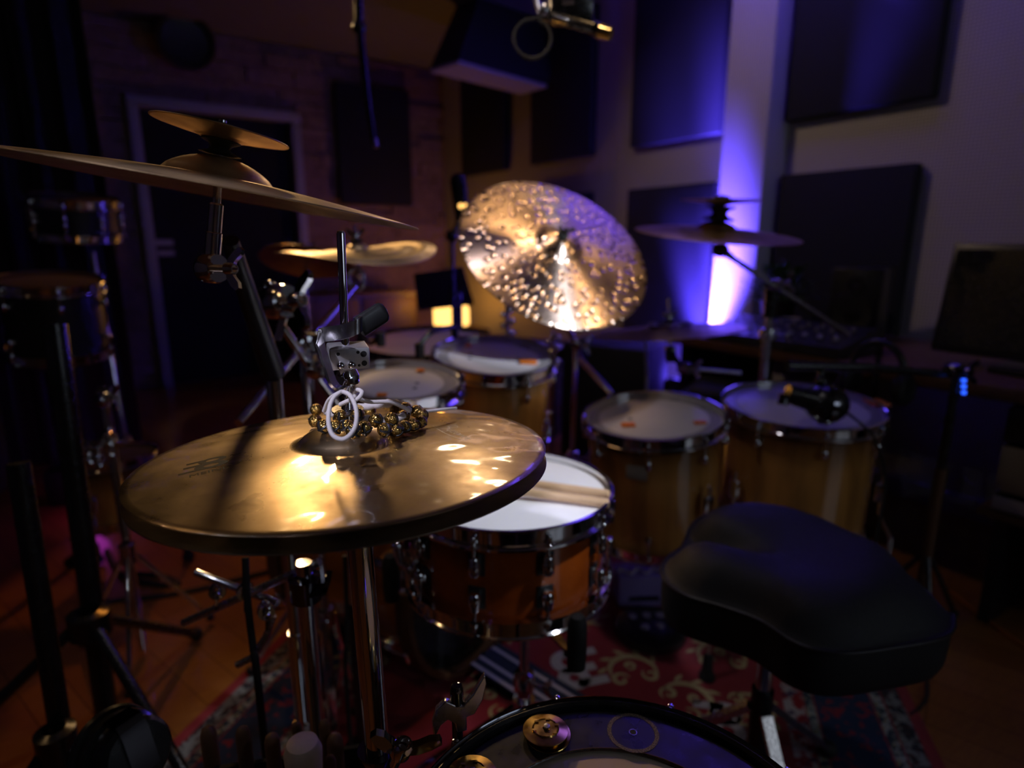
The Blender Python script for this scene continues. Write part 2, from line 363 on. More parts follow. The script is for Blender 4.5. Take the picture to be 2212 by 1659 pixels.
# ceiling trap
t = thing('ceiling_trap', 'dark wedge shaped acoustic trap hanging from the ceiling near the corner', 'acoustic panel', (0, 4.4, 2.54))
A = [V((-.31, 3.9, 2.1)), V((.235, 4.48, 2.1)), V((.06, 4.68, 2.1)), V((-.5, 4.09, 2.1))]
T = [V((-.20, 4.25, 2.545)), V((.42, 4.86, 2.545)), V((.26, 5.0, 2.545)), V((-.36, 4.42, 2.545))]
MB().add(A + T, [[0, 1, 5, 4], [1, 2, 6, 5], [2, 3, 7, 6], [3, 0, 4, 7], [4, 5, 6, 7]]).build('fabric_side', M['panel'], t, True, 0)
MB().add([p + V((0, 0, -.001)) for p in A] + [p + V((0, 0, -.02)) for p in A], [[0, 1, 2, 3], [4, 5, 6, 7], [0, 1, 5, 4], [1, 2, 6, 5], [2, 3, 7, 6], [3, 0, 4, 7]]).build('lit_underside', M['lilac'], t, True, 0)  # pale colour puts the violet light on the trap's underside into a board
# curtain on the dark side
cu = MB(); n = 150; q = 3.6; pe = 0.10
path = [(-2.85 + (pe + 2.85) * i / n, q + .035 * math.sin(i * .9) + .015 * math.sin(i * 2.3)) for i in range(n + 1)]
poly = path + [(x, y + .006) for x, y in path[::-1]]
cu.prism(poly, .02, ZC - .06, ROOM)
t = thing('curtain', 'heavy black curtain hanging in folds in the dark corner', 'curtain', rm(-1.4, q, .02)); cu.build('curtain_cloth', M['cloth'], t, True, 50)
MB().cyl(rm(-2.88, q, ZC - .045), rm(pe + .05, q, ZC - .045), .014).build('curtain_rail', M['blackmetal'], t, True)
# rug
RD, RS = V((.27, .963, 0)).normalized(), V((.963, -.27, 0)).normalized()
def rg(s, tt, z=.006): return RS * s + RD * tt + V((0, 0, z))
m, nt, b = newmat('rug_red'); setp(b, col=(.20, .006, .012), rough=.95, sheen=.2)
co = objco(nt); nz = noise(nt, co, 500, 2); n3 = noise(nt, co, 7, 4)
nt.links.new(mix(nt, ramp(nt, n3, [(.3, 0.), (.7, .5)]), (.26, .008, .018), (.13, .004, .01)), b.inputs['Base Color']); bump(nt, b, nz, .6, .002); M['rugred'] = m
def speckle(name, cols, scale, stretch=(1, 1, 1)):
    m, nt, b = newmat(name); setp(b, col=cols[0], rough=.95); co = objco(nt, stretch)
    n = noise(nt, co, scale, 3, .6); n2 = noise(nt, co, scale * 1.7, 2)
    c = mix(nt, ramp(nt, n, [(.48, 0.), (.52, 1.)]), cols[0], cols[1]); c = mix(nt, ramp(nt, n2, [(.58, 0.), (.61, 1.)]), c, cols[2]); nt.links.new(c, b.inputs['Base Color'])
    bump(nt, b, noise(nt, co, 500, 2), .6, .002); return m
M['rugflower'] = speckle('rug_flower', ((.22, .012, .02), (.36, .33, .33), (.05, .03, .08)), 34)
M['rugpale'] = speckle('rug_pale', ((.26, .30, .30), (.02, .04, .07), (.28, .26, .12)), 60)
M['rugnavy'] = speckle('rug_navy', ((.012, .03, .08), (.012, .03, .08), (.20, .02, .04)), 26)
M['rugdark'] = speckle('rug_dark', ((.015, .02, .03), (.18, .20, .20), (.06, .03, .03)), 48)
M['ruggold'] = plain('rug_gold', (.42, .34, .17), .95, 0., .25, 90)
M['rugcream'] = plain('rug_cream', (.46, .42, .42), .95, 0., .15, 90)
RM = ['rugred', 'rugflower', 'rugpale', 'rugnavy', 'rugdark', 'ruggold', 'rugcream']
rb = MB(); T0, T1, S0, S1 = .42, 2.45, -1.0 - .03, .583
def rquad(s0, s1, t0, t1, z=.0065, base=0.):
    rb.add([rg(s0, t0, base), rg(s1, t0, base), rg(s1, t1, base), rg(s0, t1, base), rg(s0, t0, z), rg(s1, t0, z), rg(s1, t1, z), rg(s0, t1, z)],
           [[3, 2, 1, 0], [4, 5, 6, 7], [0, 1, 5, 4], [1, 2, 6, 5], [2, 3, 7, 6], [3, 0, 4, 7]])
rb.mat(0); rquad(S0, S1, T0, T1)
for mi, a, c in ((1, .283, .328), (2, .332, .352), (3, .356, .484), (2, .488, .512), (4, .516, .556)):
    rb.mat(mi); mid = (S0 + S1) / 2
    ins = S1 - c; rquad(a, c, T0 + ins, T1 - ins, .0072, .0066); rquad(2 * mid - c, 2 * mid - a, T0 + ins, T1 - ins, .0072, .0066)
    rquad(2 * mid - c, c, T1 - ins - (c - a), T1 - ins, .0073, .0066); rquad(2 * mid - c, c, T0 + ins, T0 + ins + (c - a), .0073, .0066)
def flat(pts, wd, z=.0076):                                # flat inlaid line; pts in rug coords
    n = len(pts); P = [rg(x, y, z) for x, y in pts]; vs = []; fs = []
    for i, p in enumerate(P):
        t = (P[min(i + 1, n - 1)] - P[max(i - 1, 0)]).normalized(); s = V((-t.y, t.x, 0)); ww = wd * (1 - .75 * abs(2 * i / (n - 1) - 1) ** 2) if wd < .0119 else wd
        vs += [p - s * ww, p + s * ww]
    rb.add(vs, [[2 * i, 2 * i + 1, 2 * i + 3, 2 * i + 2] for i in range(n - 1)])
def spiral(cx, cy, r, a0, turns, sgn=1, wd=.008):
    n = 26; flat([(cx + r * (1 - .72 * k / n) * math.cos(a0 + sgn * turns * 2 * PI * k / n), cy + r * (1 - .72 * k / n) * math.sin(a0 + sgn * turns * 2 * PI * k / n)) for k in range(n + 1)], wd)
def ringf(cx, cy, r, wd):
    n = 28; flat([(cx + r * math.cos(2 * PI * k / n), cy + r * math.sin(2 * PI * k / n)) for k in range(n + 1)], wd)
rb.mat(5)
def scroll(x, y, a, s=1., fl=1):
    c, sn = math.cos(a), math.sin(a)
    def T_(u, v): return (x + s * (u * c - fl * v * sn), y + s * (u * sn + fl * v * c))
    arc = [T_(.075 * math.cos(t), .075 * math.sin(t)) for t in [(-.5 + 3.6 * k / 24) for k in range(25)]]
    flat(arc, .0085)
    for (u, v, r, a1) in ((-.055, -.02, .03, 0), (.045, -.03, .028, 2), (.0, .03, .02, 4)):
        px, py = T_(u, v); spiral(px, py, r * s, a1 + a, 1.1, fl, .006)
    for k in range(5):
        t = .2 + k * .6; px, py = T_(.085 * math.cos(t), .085 * math.sin(t)); qx, qy = T_(.115 * math.cos(t + .3), .115 * math.sin(t + .3)); flat([(px, py), ((px + qx) / 2, (py + qy) / 2), (qx, qy)], .007)
for s_, t_, a_, k_, f_ in ((-.07, 1.40, .6, .8, 1), (.06, 1.33, 2.2, .8, -1), (-.03, 1.60, 1.2, .8, -1), (.15, 1.52, .3, .8, 1), (.20, 1.34, 1.6, .7, -1), (-.25, 1.62, 3.5, .8, 1), (.12, 1.72, 2.4, .8, 1), (-.4, 1.2, 0, .9, 1), (-.5, 1.45, 2, .9, -1), (.2, 1.16, 3, .8, 1), (.02, 1.12, 4, .8, -1), (-.75, 1.25, 1, .8, 1), (-.2, 1.1, 5, .8, 1)):
    scroll(s_, t_, a_, k_, f_)
rb.mat(6)
def rug_emblem(x, y, a, s):
    c, sn = math.cos(a), math.sin(a)
    def T_(u, v): return (x + s * (u * c - v * sn), y + s * (u * sn + v * c))
    for u, v, r in ((.22, .26, .24), (.18, -.28, .27)):
        cx, cy = T_(u, v); ringf(cx, cy, r * s, .0125 * s / .1)
    for v0, u0 in ((.46, -.5), (.0, -.38), (-.5, -.58)):
        flat([T_(u0, v0), T_(.0, v0), T_(.2, v0)], .0122 * s / .1 if s >= .1 else .0121)
rug_emblem(-.205, 1.375, -2.6, .115)
rug_emblem(.13, 1.285, .1, .10)
rug = rb.build('rug', [M[k] for k in RM], smooth=0); tag(rug, 'red patterned rug with gold scrolls and striped borders under the drum kit', 'rug')
# ------------------------------------------------------------------ cymbals
def ztop(r, R, bow, rb, hb):
    z = bow * (1 - min(1, r / R) ** 1.5)
    if r < rb: z += hb * (1 - (r / rb) ** 2) ** .75
    return z
def cymbal(name, label, C, Nn, R, mat, bow=.02, rb=.055, hb=.02, inv=False, group=None, warp=None, hole=.0068, bot=None):
    Nn = V(Nn).normalized()
    Mx = frame(C, Nn)
    rs = [hole + (rb - hole) * k / 9 for k in range(10)] + [rb + (R - rb) * k / 22 for k in range(1, 23)]
    th = .0011
    top = [(r, ztop(r, R, bow, rb, hb)) for r in rs]; low = [(r, z - th) for r, z in top[::-1]]
    prof = top + [(R + .0004, -th / 2)] + low
    if inv: prof = [(r, -z) for r, z in prof]
    mb = MB()
    mb.lathe(prof, None, 128, True)
    if warp:
        for p in mb.v: p.z += warp(p.x, p.y)
    o = mb.build(name, mat, smooth=60)
    o.matrix_basis = Mx
    return tag(o, label, 'cymbal', group)
HATC, HATN = V((-.148, .532, .893)), V((-.03, .04, .999)).normalized()
hat_top = cymbal('hi_hat_cymbal', 'bronze top hi-hat cymbal with printed emblem and script, ringed by bells', HATC, HATN, .178, M['hat'], .013, .045, .015, hole=.0095)
hat_bot = cymbal('hi_hat_cymbal', 'dark bottom hi-hat cymbal just beneath the bronze printed one', HATC - HATN * .0135, HATN, .1785, M['hatdark'], .017, .045, .015, inv=True, hole=.0095)
# printed marks on the top hi-hat (raised by a tenth of a millimetre, following the bow)
M['print'] = plain('olive_print', (.085, .065, .03), .8, 0., .1, 200, spec=.1)
M['etch'] = plain('pale_print', (.60, .47, .28), .5, 0., .1, 200)
HM = frame(HATC, HATN); HI = HM.inverted()
def text_mesh(txt, size, shear=0., sx=1.0):
    cu = bpy.data.curves.new('txt', 'FONT'); cu.body = txt; cu.size = size; cu.shear = shear; cu.align_x = 'CENTER'; cu.resolution_u = 4
    o = bpy.data.objects.new('txt', cu); COL.objects.link(o); dg = bpy.context.evaluated_depsgraph_get()
    me = bpy.data.meshes.new_from_object(o.evaluated_get(dg)); bpy.data.objects.remove(o); bpy.data.curves.remove(cu)
    vs = [(v.co.x * sx, v.co.y) for v in me.vertices]; fs = [list(p.vertices) for p in me.polygons]; bpy.data.meshes.remove(me)
    return vs, fs
def flatring(cx, cy, r0, r1, sx=1, sy=1, n=40):
    vs = []; 
    for k in range(n):
        a = 2 * PI * k / n
        vs += [(cx + r0 * sx * math.cos(a), cy + r0 * sy * math.sin(a)), (cx + r1 * sx * math.cos(a), cy + r1 * sy * math.sin(a))]
    return vs, [[2 * k, 2 * k + 1, (2 * k + 3) % (2 * n), (2 * k + 2) % (2 * n)] for k in range(n)]
def hat_print(name, parts, org, xd, mat, lift=.00015):
    # org / xd : world point and direction of the mark's baseline
    o = HI @ V(org); x = (HI.to_3x3() @ V(xd)); x.z = 0; x.normalize(); y = V((-x.y, x.x, 0)); mb = MB()
    for vs, fs in parts:
        P = []
        for u, v in vs:
            p = o + x * u + y * v; r = math.hypot(p.x, p.y); P.append(V((p.x, p.y, ztop(r, .178, .013, .045, .015) + lift)))
        mb.add(P, fs)
    ob = mb.build(name, mat, hat_top, smooth=0); return ob
def emblem(s):                                             # two stacked rings with three bars running off to the left
    a = [flatring(.17 * s, .30 * s, .16 * s, .34 * s, 1.25, .85), flatring(.10 * s, -.27 * s, .18 * s, .40 * s, 1.25, .85)]
    for x0, x1, y in ((-.60, -.1, .46), (-.70, -.15, .02), (-.85, .0, -.50)):
        a.append(([(x0 * s, (y - .075) * s), (x1 * s, (y - .075) * s), (x1 * s, (y + .075) * s), (x0 * s, (y + .075) * s)], [[0, 1, 2, 3]]))
    return a
l0, l1 = at_z(400, 1019, .903), at_z(499, 1001, .904)
hat_print('printed_emblem', [([(u, v + .028) for u, v in vs], fs) for vs, fs in emblem(.026)], (l0 + l1) / 2, l1 - l0, M['print'])
hat_print('printed_name', [text_mesh('MEINL', .0095, 0, 1.12)], (l0 + l1) / 2, l1 - l0, M['print'])
b0, b1 = at_z(943, 912, .905), at_z(1004, 950, .902)
bd = (b1 - b0).normalized(); by = V((0, 0, 1)).cross(bd)
def strokes(segs, wd):                                     # thin script strokes
    out = []
    for pts in segs:
        pts = curve([(x, y, 0) for x, y in pts], 5); n = len(pts); vs = []
        for i, p in enumerate(pts):
            t = (pts[min(i + 1, n - 1)] - pts[max(i - 1, 0)]).normalized(); s = V((-t.y, t.x, 0)) * wd; vs += [((p - s).x, (p - s).y), ((p + s).x, (p + s).y)]
        out.append((vs, [[2 * i, 2 * i + 1, 2 * i + 3, 2 * i + 2] for i in range(n - 1)]))
    return out
sg = [[(-.9, .0), (-.86, .45), (-.78, .98)], [(-1.05, .8), (-.75, 1.02), (-.48, .88), (-.6, .6), (-.8, .52), (-.5, .46), (-.42, .15), (-.7, -.04), (-1., .02)],
      [(-.32, .42), (-.28, .15), (-.16, .1), (-.06, .42)], [(-.06, .42), (-.12, -.05), (-.25, -.2)], [(.0, .36), (.18, .4), (.0, .08), (.2, .08)],
      [(.44, .36), (.3, .38), (.26, .12), (.38, .1), (.46, .36), (.48, .1)], [(.54, .38), (.56, .1), (.6, .3), (.7, .36), (.74, .1)], [(.96, .34), (.84, .36), (.8, .14), (.94, .1)], [(1.02, .22), (1.16, .28), (1.08, .38), (1.0, .22), (1.1, .08), (1.22, .16)],
      [(-1.1, -.1), (-.2, -.26), (.6, -.24), (1.3, -.06)]]
hat_print('printed_script', strokes([[(x * .026, y * .019) for x, y in s] for s in sg], .00038), (b0 + b1) / 2 - by * .002, bd, M['etch'])
# ------------------------------------------------------------------ stand helpers
def wing(mb, c, ax, up, s=1.0):                            # wing nut: two rounded blades on a hub
    Mx = frame(c, ax, up); mb.lathe([(.0045 * s, -.006 * s), (.0075 * s, -.005 * s), (.0075 * s, .005 * s), (.0055 * s, .008 * s), (.0045 * s, .008 * s)], Mx, 20, True)
    for sg_ in (1, -1):
        mb.prism([(sg_ * x * s, y * s) for x, y in ((.005, -.004), (.012, -.002), (.021, .006), (.026, .014), (.023, .019), (.016, .017), (.009, .009), (.004, .006))], -.0025 * s, .0025 * s, Mx @ Matrix.Rotation(PI / 2, 4, 'X') @ Matrix.Translation((0, 0, 0)))
    return mb
def stand_base(t, X, Y, z1, mats=('chrome', 'rubber'), r=.0125, spread=.3, a0=.4, hub=.30, zlow=None):
    c, rub = M[mats[0]], M[mats[1]]
    zl = zlow or z1 * .55
    MB().cyl((X, Y, .06), (X, Y, zl), r).build('lower_tube', c, t, True)
    MB().cyl((X, Y, zl - .02), (X, Y, z1), r * .74).build('upper_tube', c, t, True)
    MB().lathe([(r * 1.0, -.02), (r * 1.6, -.018), (r * 1.7, .0), (r * 1.5, .016), (r * .8, .02)], Matrix.Translation((X, Y, zl)), 24).build('memory_collar', c, t, True)
    wing(MB().cyl((X, Y, zl), (X + r * 3, Y - r * 1.5, zl), .004), (X + r * 3.2, Y - r * 1.6, zl), (.9, -.45, 0), (0, 0, 1), .8).build('wing_bolt', c, t, True)
    MB().lathe([(r * .9, -.02), (r * 1.7, -.02), (r * 1.7, .02), (r * .9, .02)], Matrix.Translation((X, Y, hub)), 20, True).build('leg_collar', c, t, True)
    for k in range(3):
        a = a0 + k * 2 * PI / 3; d = V((math.cos(a), math.sin(a), 0))
        p0 = V((X, Y, hub)) + d * r * 1.6; p1 = V((X, Y, .0215)) + d * spread
        l = MB().ribbon([p0, (p0 + p1) / 2, p1], V((-d.y, d.x, 0)) * .016, .006).ribbon([V((X, Y, .085)) + d * r, p0 + (p1 - p0) * .45], V((-d.y, d.x, 0)) * .012, .005).build('leg', c, t, True)
        MB().ball(p1 + V((0, 0, .0)), .013, 12, None, (1, 1, 1)).build('rubber_foot', rub, l, True)
def clamp(t, c, ax, mat='chrome', s=1.0, name='tilter_clamp'):
    ax = V(ax).normalized(); mb = MB()
    mb.lathe([(0, -.018 * s), (.016 * s, -.018 * s), (.018 * s, -.012 * s), (.018 * s, .012 * s), (.016 * s, .018 * s), (0, .018 * s)], frame(c, ax), 28)
    mb.cyl(V(c), V(c) + ax * .034 * s, .005 * s); o = mb.build(name, M[mat], t, True)
    wing(MB(), V(c) + ax * .036 * s, ax, (0, .3, 1), 1.1 * s).build('wing_bolt', M[mat], o, True)
def tilter(t, C, Nn, zt, down=.07, mat='chrome', r=.0042, up=.04):
    C, Nn = V(C), V(Nn).normalized()
    MB().cyl(C - Nn * down, C + Nn * (zt + up), r).build('cymbal_rod', M[mat], t, True)
    MB().lathe([(r + .0003, -.012), (.008, -.012), (.010, -.004), (.014, -.001), (.014, .0), (r + .0003, .0)], frame(C + Nn * (zt - .0035 - .006), Nn), 24, True).build('seat_washer', M[mat], t, True)
    MB().lathe([(r + .0003, 0), (.013, 0), (.0145, .004), (.013, .009), (r + .0003, .009)], frame(C + Nn * (zt + .0012), Nn), 24, True).build('felt', M['blackfelt'], t, True)
    wing(MB(), C + Nn * (zt + .018), Nn, (1, .2, 0), .85).build('wing_nut', M[mat], t, True)
# ------------------------------------------------------------------ hi-hat stand with clutch
HX = HATC + HATN * .03
hs = thing('hi_hat_stand', 'chrome hi-hat stand with drop clutch and lever above the bronze cymbals', 'stand', (HATC.x, HATC.y, 0))
rod1 = at(736, 499, .497)
rdir = (rod1 - HATC).normalized(); rod0 = HATC - rdir * .040
def onrod(h): return HATC + rdir * h
MB().lathe([(0, 0), (.0034, 0), (.0034, (rod1 - rod0).length - .002), (.0026, (rod1 - rod0).length), (0, (rod1 - rod0).length)], frame(rod0, rod1 - rod0), 20).build('pull_rod', M['chrome'], hs, True)
K = .0265 / 50                                            # clutch scale
def cl(h): return frame(onrod(h), rdir, (1, .25, 0))
MB().lathe([(.0036, 0), (.0139, 0), (.0139, .0018), (.0036, .0018)], cl(.0400), 40, True).build('clutch_washer', M['satin'], hs, True)
th = MB(); z = 0; prof = [(.0036, .0)]
for k in range(8): prof += [(.0055, k * .0014), (.0048, k * .0014 + .0007)]
prof += [(.0036, 8 * .0014)]; th.lathe(prof, cl(.0425), 24, True).build('clutch_thread', M['chrome'], hs, True)
hN = .0600
M['leverm'] = plain('polished_steel', (.74, .73, .76), .24, 1., .05, 60)
M['cast'] = plain('cast_zinc', (.46, .45, .47), .46, .8, .12, 120)
MB().lathe([(.0036, 0), (.0072, .0), (.0074, .0062), (.0036, .0062)], cl(hN), 32, True).build('clutch_sleeve', M['chrome'], hs, True)
MB().lathe([(.0036, 0), (.0105, 0), (.0110, .0006), (.0110, .0082), (.0106, .0088), (.0076, .0150), (.0036, .0150)], cl(hN + .0064), 48, True).build('clutch_nut', M['chrome'], hs, True)
hB = hN + .0220
Mb = frame(onrod(hB), rdir, (1, .42, 0))
blk = MB(); blk.box((.002, -.001, .0095), (.033, .024, .0188), Mb, .0016)
block = blk.build('clutch_block', M['cast'], hs, True)
holes = MB()
for x, z_, r in ((.0132, .0134, .0027), (.0136, .0052, .0024), (-.0078, .0146, .0015), (.0085, .0152, .0014), (.0092, .0036, .0012)):
    holes.cyl(Mb @ V((x, -.0129, z_)), Mb @ V((x, -.0131, z_)), r)
holes.build('screw_hole', M['plastic'], block, True)
for x in (-.006, .003):
    MB().ball(Mb @ V((x, -.013, .0045)), .0037, 20).build('ball_bearing', M['chrome'], block, True)
def ck(px, py, t): return at(px, py, t)
tb = .505
lev = curve([ck(742, 836, .508), ck(731, 838, .504), ck(719, 826, .500), ck(708, 795, .498), ck(697, 760, .497), ck(690, 738, .497), ck(688, 729, .498), ck(694, 724, .502), ck(712, 721, .500), ck(740, 717, .488), ck(760, 711, .481), ck(772, 705, .481), ck(780, 699, .485)], 6)
vdir = V((0, 0, 1))
# lower hook is seen face-on, upper band edge-on: blend the strip's width direction
lv = MB(); n = len(lev); vs = []; fs = []
for i, p in enumerate(lev):
    f = max(0, min(1, (i / (n - 1) - .34) / .22)); wv = (V((.22, .97, .0)) * (1 - f) + V((.05, .1, 1)) * f).normalized() * (.0095 + .0025 * f)
    t_ = (lev[min(i + 1, n - 1)] - lev[max(i - 1, 0)]).normalized(); k_ = t_.cross(wv).normalized() * .0012; h_ = wv / 2
    vs += [p - h_ - k_, p + h_ - k_, p + h_ + k_, p - h_ + k_]
for i in range(n - 1):
    for k in range(4): fs.append([4 * i + k, 4 * i + (k + 1) % 4, 4 * i + 4 + (k + 1) % 4, 4 * i + 4 + k])
fs += [[3, 2, 1, 0], [4 * n - 4 + k for k in range(4)]]
lever = lv.add(vs, fs).build('clutch_lever', M['leverm'], hs, True, 50, .0005)
g0, g1 = ck(776, 707, .488), ck(836, 668, .500)
gm = frame(g0, g1 - g0, (0, 0, 1)); L = (g1 - g0).length
gp = MB(); prof2 = []
for k in range(15):
    s_ = k / 14; w_ = .0088 * (1 if s_ < .78 else math.sqrt(max(0, 1 - ((s_ - .78) / .22) ** 2)) * .999 + .001); prof2.append((s_ * L, w_))
sect = 20; vs = []; fs = []
for s_, w_ in prof2:
    for k in range(sect):
        a = 2 * PI * k / sect; vs.append(gm @ V((w_ * math.copysign(abs(math.cos(a)) ** .6, math.cos(a)), w_ * .42 * math.copysign(abs(math.sin(a)) ** .6, math.sin(a)), s_)))
for i in range(len(prof2) - 1):
    for k in range(sect): fs.append([i * sect + k, i * sect + (k + 1) % sect, (i + 1) * sect + (k + 1) % sect, (i + 1) * sect + k])
fs += [list(range(sect))[::-1], [(len(prof2) - 1) * sect + k for k in range(sect)]]
gp.add(vs, fs).build('lever_grip', M['plastic'], lever, True, 60)
# column under the cymbals
cx0, cy0 = HATC.x + .004, HATC.y
zseat = .832
MB().lathe([(.0045, 0), (.016, 0), (.021, .006), (.021, .010), (.0045, .010)], Matrix.Translation((cx0, cy0, zseat)), 32, True).build('seat_cup', M['plastic'], hs, True)
zcol = .548
tubeu = MB().cyl((cx0 + .006, cy0, zcol), (cx0, cy0, zseat), .0122, None, 40).build('upper_tube', M['chrome'], hs, True)
MB().lathe([(.0126, -.034), (.0175, -.034), (.0175, -.012), (.0165, -.010), (.0175, -.008), (.0175, .012), (.0205, .020), (.0205, .024), (.0126, .024)], Matrix.Translation((cx0 + .006, cy0, zcol)), 40, True).build('memory_lock', M['gunmetal'], hs, True)
lug_ = MB().box((cx0 + .026, cy0 - .010, zcol - .012), (.022, .014, .022), None, .003)
lug_.build('lock_ear', M['gunmetal'], hs, True)
MB().cyl((cx0 + .020, cy0 - .022, zcol - .012), (cx0 + .052, cy0 - .030, zcol - .006), .0055).ball((cx0 + .053, cy0 - .030, zcol - .006), .008, 16, None, (1.3, .8, .8)).build('wing_bolt', M['chrome'], hs, True)
MB().cyl((cx0 + .007, cy0, .10), (cx0 + .006, cy0, zcol - .02), .0155, None, 40).build('lower_tube', M['chrome'], hs, True)
MB().lathe([(.016, -.02), (.021, -.02), (.022, 0), (.021, .02), (.016, .02)], Matrix.Translation((cx0 + .007, cy0, .43)), 32, True).build('tube_collar', M['chrome'], hs, True)
for a in (1.6, 3.75, 5.25):
    d = V((math.cos(a), math.sin(a), 0)); p0 = V((cx0 + .007, cy0, .34)) + d * .02; p1 = V((cx0 + .007, cy0, .0205)) + d * .22
    l = MB().ribbon([p0, p1], V((-d.y, d.x, 0)) * .018, .007).build('leg', M['chrome'], hs, True)
    MB().ball(p1, .012, 12).build('rubber_foot', M['rubber'], l, True)
fb = MB().ribbon([V((cx0 + .02, cy0 + .02, .10)), V((cx0 + .13, cy0 + .11, .055)), V((cx0 + .25, cy0 + .20, .03))], V((-.6, .8, 0)) * .085, .008); fb.build('footboard', M['gunmetal'], hs, True)
wing(MB().cyl(at(852, 1652, .50), at(868, 1618, .49), .004), at(868, 1618, .49), at(880, 1590, .48) - at(852, 1652, .50), (1, 0, .3), 1.1).build('wing_bolt', M['chrome'], hs, True)
# ------------------------------------------------------------------ ankle bells on cotton rope
ab = thing('ankle_bells', 'string of small brass bells on white cotton rope round the clutch', 'bells', HATC + V((0, 0, .02)))
def hz(x, y): 
    p = HI @ V((x, y, .9)); return (HM @ V((p.x, p.y, ztop(math.hypot(p.x, p.y), .178, .013, .045, .015)))).z
bells = [(683, 885, .014, 64), (681, 909, .0, 75), (700, 920, -.002, 62), (736, 901, .006, 82), (772, 897, .010, 68), (751, 922, .0, 74), (787, 925, .0, 80), (811, 907, .006, 80), (830, 928, .0, 74), (846, 905, .009, 70),
         (857, 928, .0, 74), (871, 900, .008, 76), (876, 882, .016, 64), (874, 922, .0, 60), (893, 918, .0, 74), (909, 911, .001, 66), (899, 889, .010, 76), (856, 887, .01, 50), (799, 887, .0, 34), (725, 923, .0, 60), (840, 875, .0, 38), (760, 880, .0, 40), (910, 896, .006, 50), (764, 931, .0, 50)]
bell_proto = None
for i, (px, py, lift, rpx) in enumerate(bells):
    t_ = .50 if py > 880 else .545
    p = at(px, py, t_)
    for _ in range(4):
        zz = hz(p.x, p.y); rr = max(.0062, min(.0078, rpx / 5.184 / FPX * t_)) if rpx >= 60 else .0066
        p = at_z(px, py, zz + rr + .0006 + lift * .75); t_ = (p.y * cT - (p.z - CAMZ) * sT)
    R_ = rr
    bm_ = MB(); seg = 20; sl = random.uniform(0, 2 * PI)
    prof = [(0, -R_ * .96)] + [(R_ * math.sin(a), -R_ * math.cos(a)) for a in [PI * k / 14 for k in range(2, 14)]] + [(0, R_)]
    # petals: a split shell with a crossed slot cut into its mouth
    vs = []; fs = []; rows = 12; cols = 32
    for r_ in range(rows + 1):
        th_ = PI * r_ / rows
        for c_ in range(cols):
            a = 2 * PI * c_ / cols; near = min(abs(((a - q_ + PI) % (2 * PI)) - PI) for q_ in (0, PI / 2, PI, 3 * PI / 2))
            dent = 1 - .20 * max(0, 1 - near / .2) * (1 if th_ > 1.45 else 0)
            vs.append(V((R_ * dent * math.sin(th_) * math.cos(a), R_ * dent * math.sin(th_) * math.sin(a), R_ * math.cos(th_) * (1 if th_ < 2.6 else .93))))
    for r_ in range(rows):
        for c_ in range(cols): fs.append([r_ * cols + c_, r_ * cols + (c_ + 1) % cols, (r_ + 1) * cols + (c_ + 1) % cols, (r_ + 1) * cols + c_])
    ax = (p - HATC); ax.z = 0; ax = (-ax.normalized() + V((random.uniform(-.5, .5), random.uniform(-.2, .5), random.uniform(-.1, .8)))).normalized()
    Mx = frame(p, ax, (math.cos(sl), math.sin(sl), .3))
    bm_.add([Mx @ q_ for q_ in vs], fs)
    ob = bm_.build('bell', M['bell'], ab, True, 50)
    sl_ = MB()
    for a in (0, PI / 2):
        arcp = [Mx @ V((math.cos(a) * math.sin(t2) * R_ * .93, math.sin(a) * math.sin(t2) * R_ * .93, math.cos(t2) * R_ * .93)) for t2 in [1.75 + (2 * PI - 3.5) * k / 14 for k in range(15)]]
        sl_.tube(arcp, .0012, 6)
    sl_.build('bell_slot', M['plastic'], ob, True)
rope = []
RC = at_z(795, 885, .922)
ringp = [V((RC.x + .030 * math.cos(a) * 1.25, RC.y + .024 * math.sin(a), hz(RC.x, RC.y) + .0115 + .003 * math.sin(2 * a))) for a in [2 * PI * k / 48 for k in range(48)]]
MB().tube(ringp, [.0034 + .0012 * (k % 2) for k in range(48)], 10, True).build('rope_ring', M['rope'], ab, True, 70)
loop = curve([ck(741, 846, .475), ck(758, 856, .470), ck(770, 888, .464), ck(766, 925, .459), ck(744, 948, .456), ck(720, 941, .457), ck(710, 915, .461), ck(712, 880, .468), ck(722, 858, .476), ck(738, 846, .484), ck(712, 862, .50), ck(700, 888, .515)], 7)
MB().tube(loop, .0017, 10).build('rope_loop', M['rope'], ab, True, 70)
kn = curve([ck(735, 874, .53), ck(752, 866, .525), ck(772, 862, .525), ck(782, 848, .53), ck(772, 842, .535), ck(765, 850, .54), ck(776, 861, .54), ck(800, 868, .55), ck(840, 868, .56), ck(868, 878, .57), ck(885, 888, .575)], 7)
MB().tube(kn, .0019, 10).build('rope_knot', M['rope'], ab, True, 70)
tl = [at_z(894, 890, .918), at_z(925, 888, .914), at_z(960, 884, .9115), at_z(985, 882, .908)]
tl = [V((p.x, p.y, max(p.z, hz(p.x, p.y) + .0028))) for p in tl]
MB().tube(curve(tl, 8), .0016, 10).build('rope_tail', M['rope'], ab, True, 70)
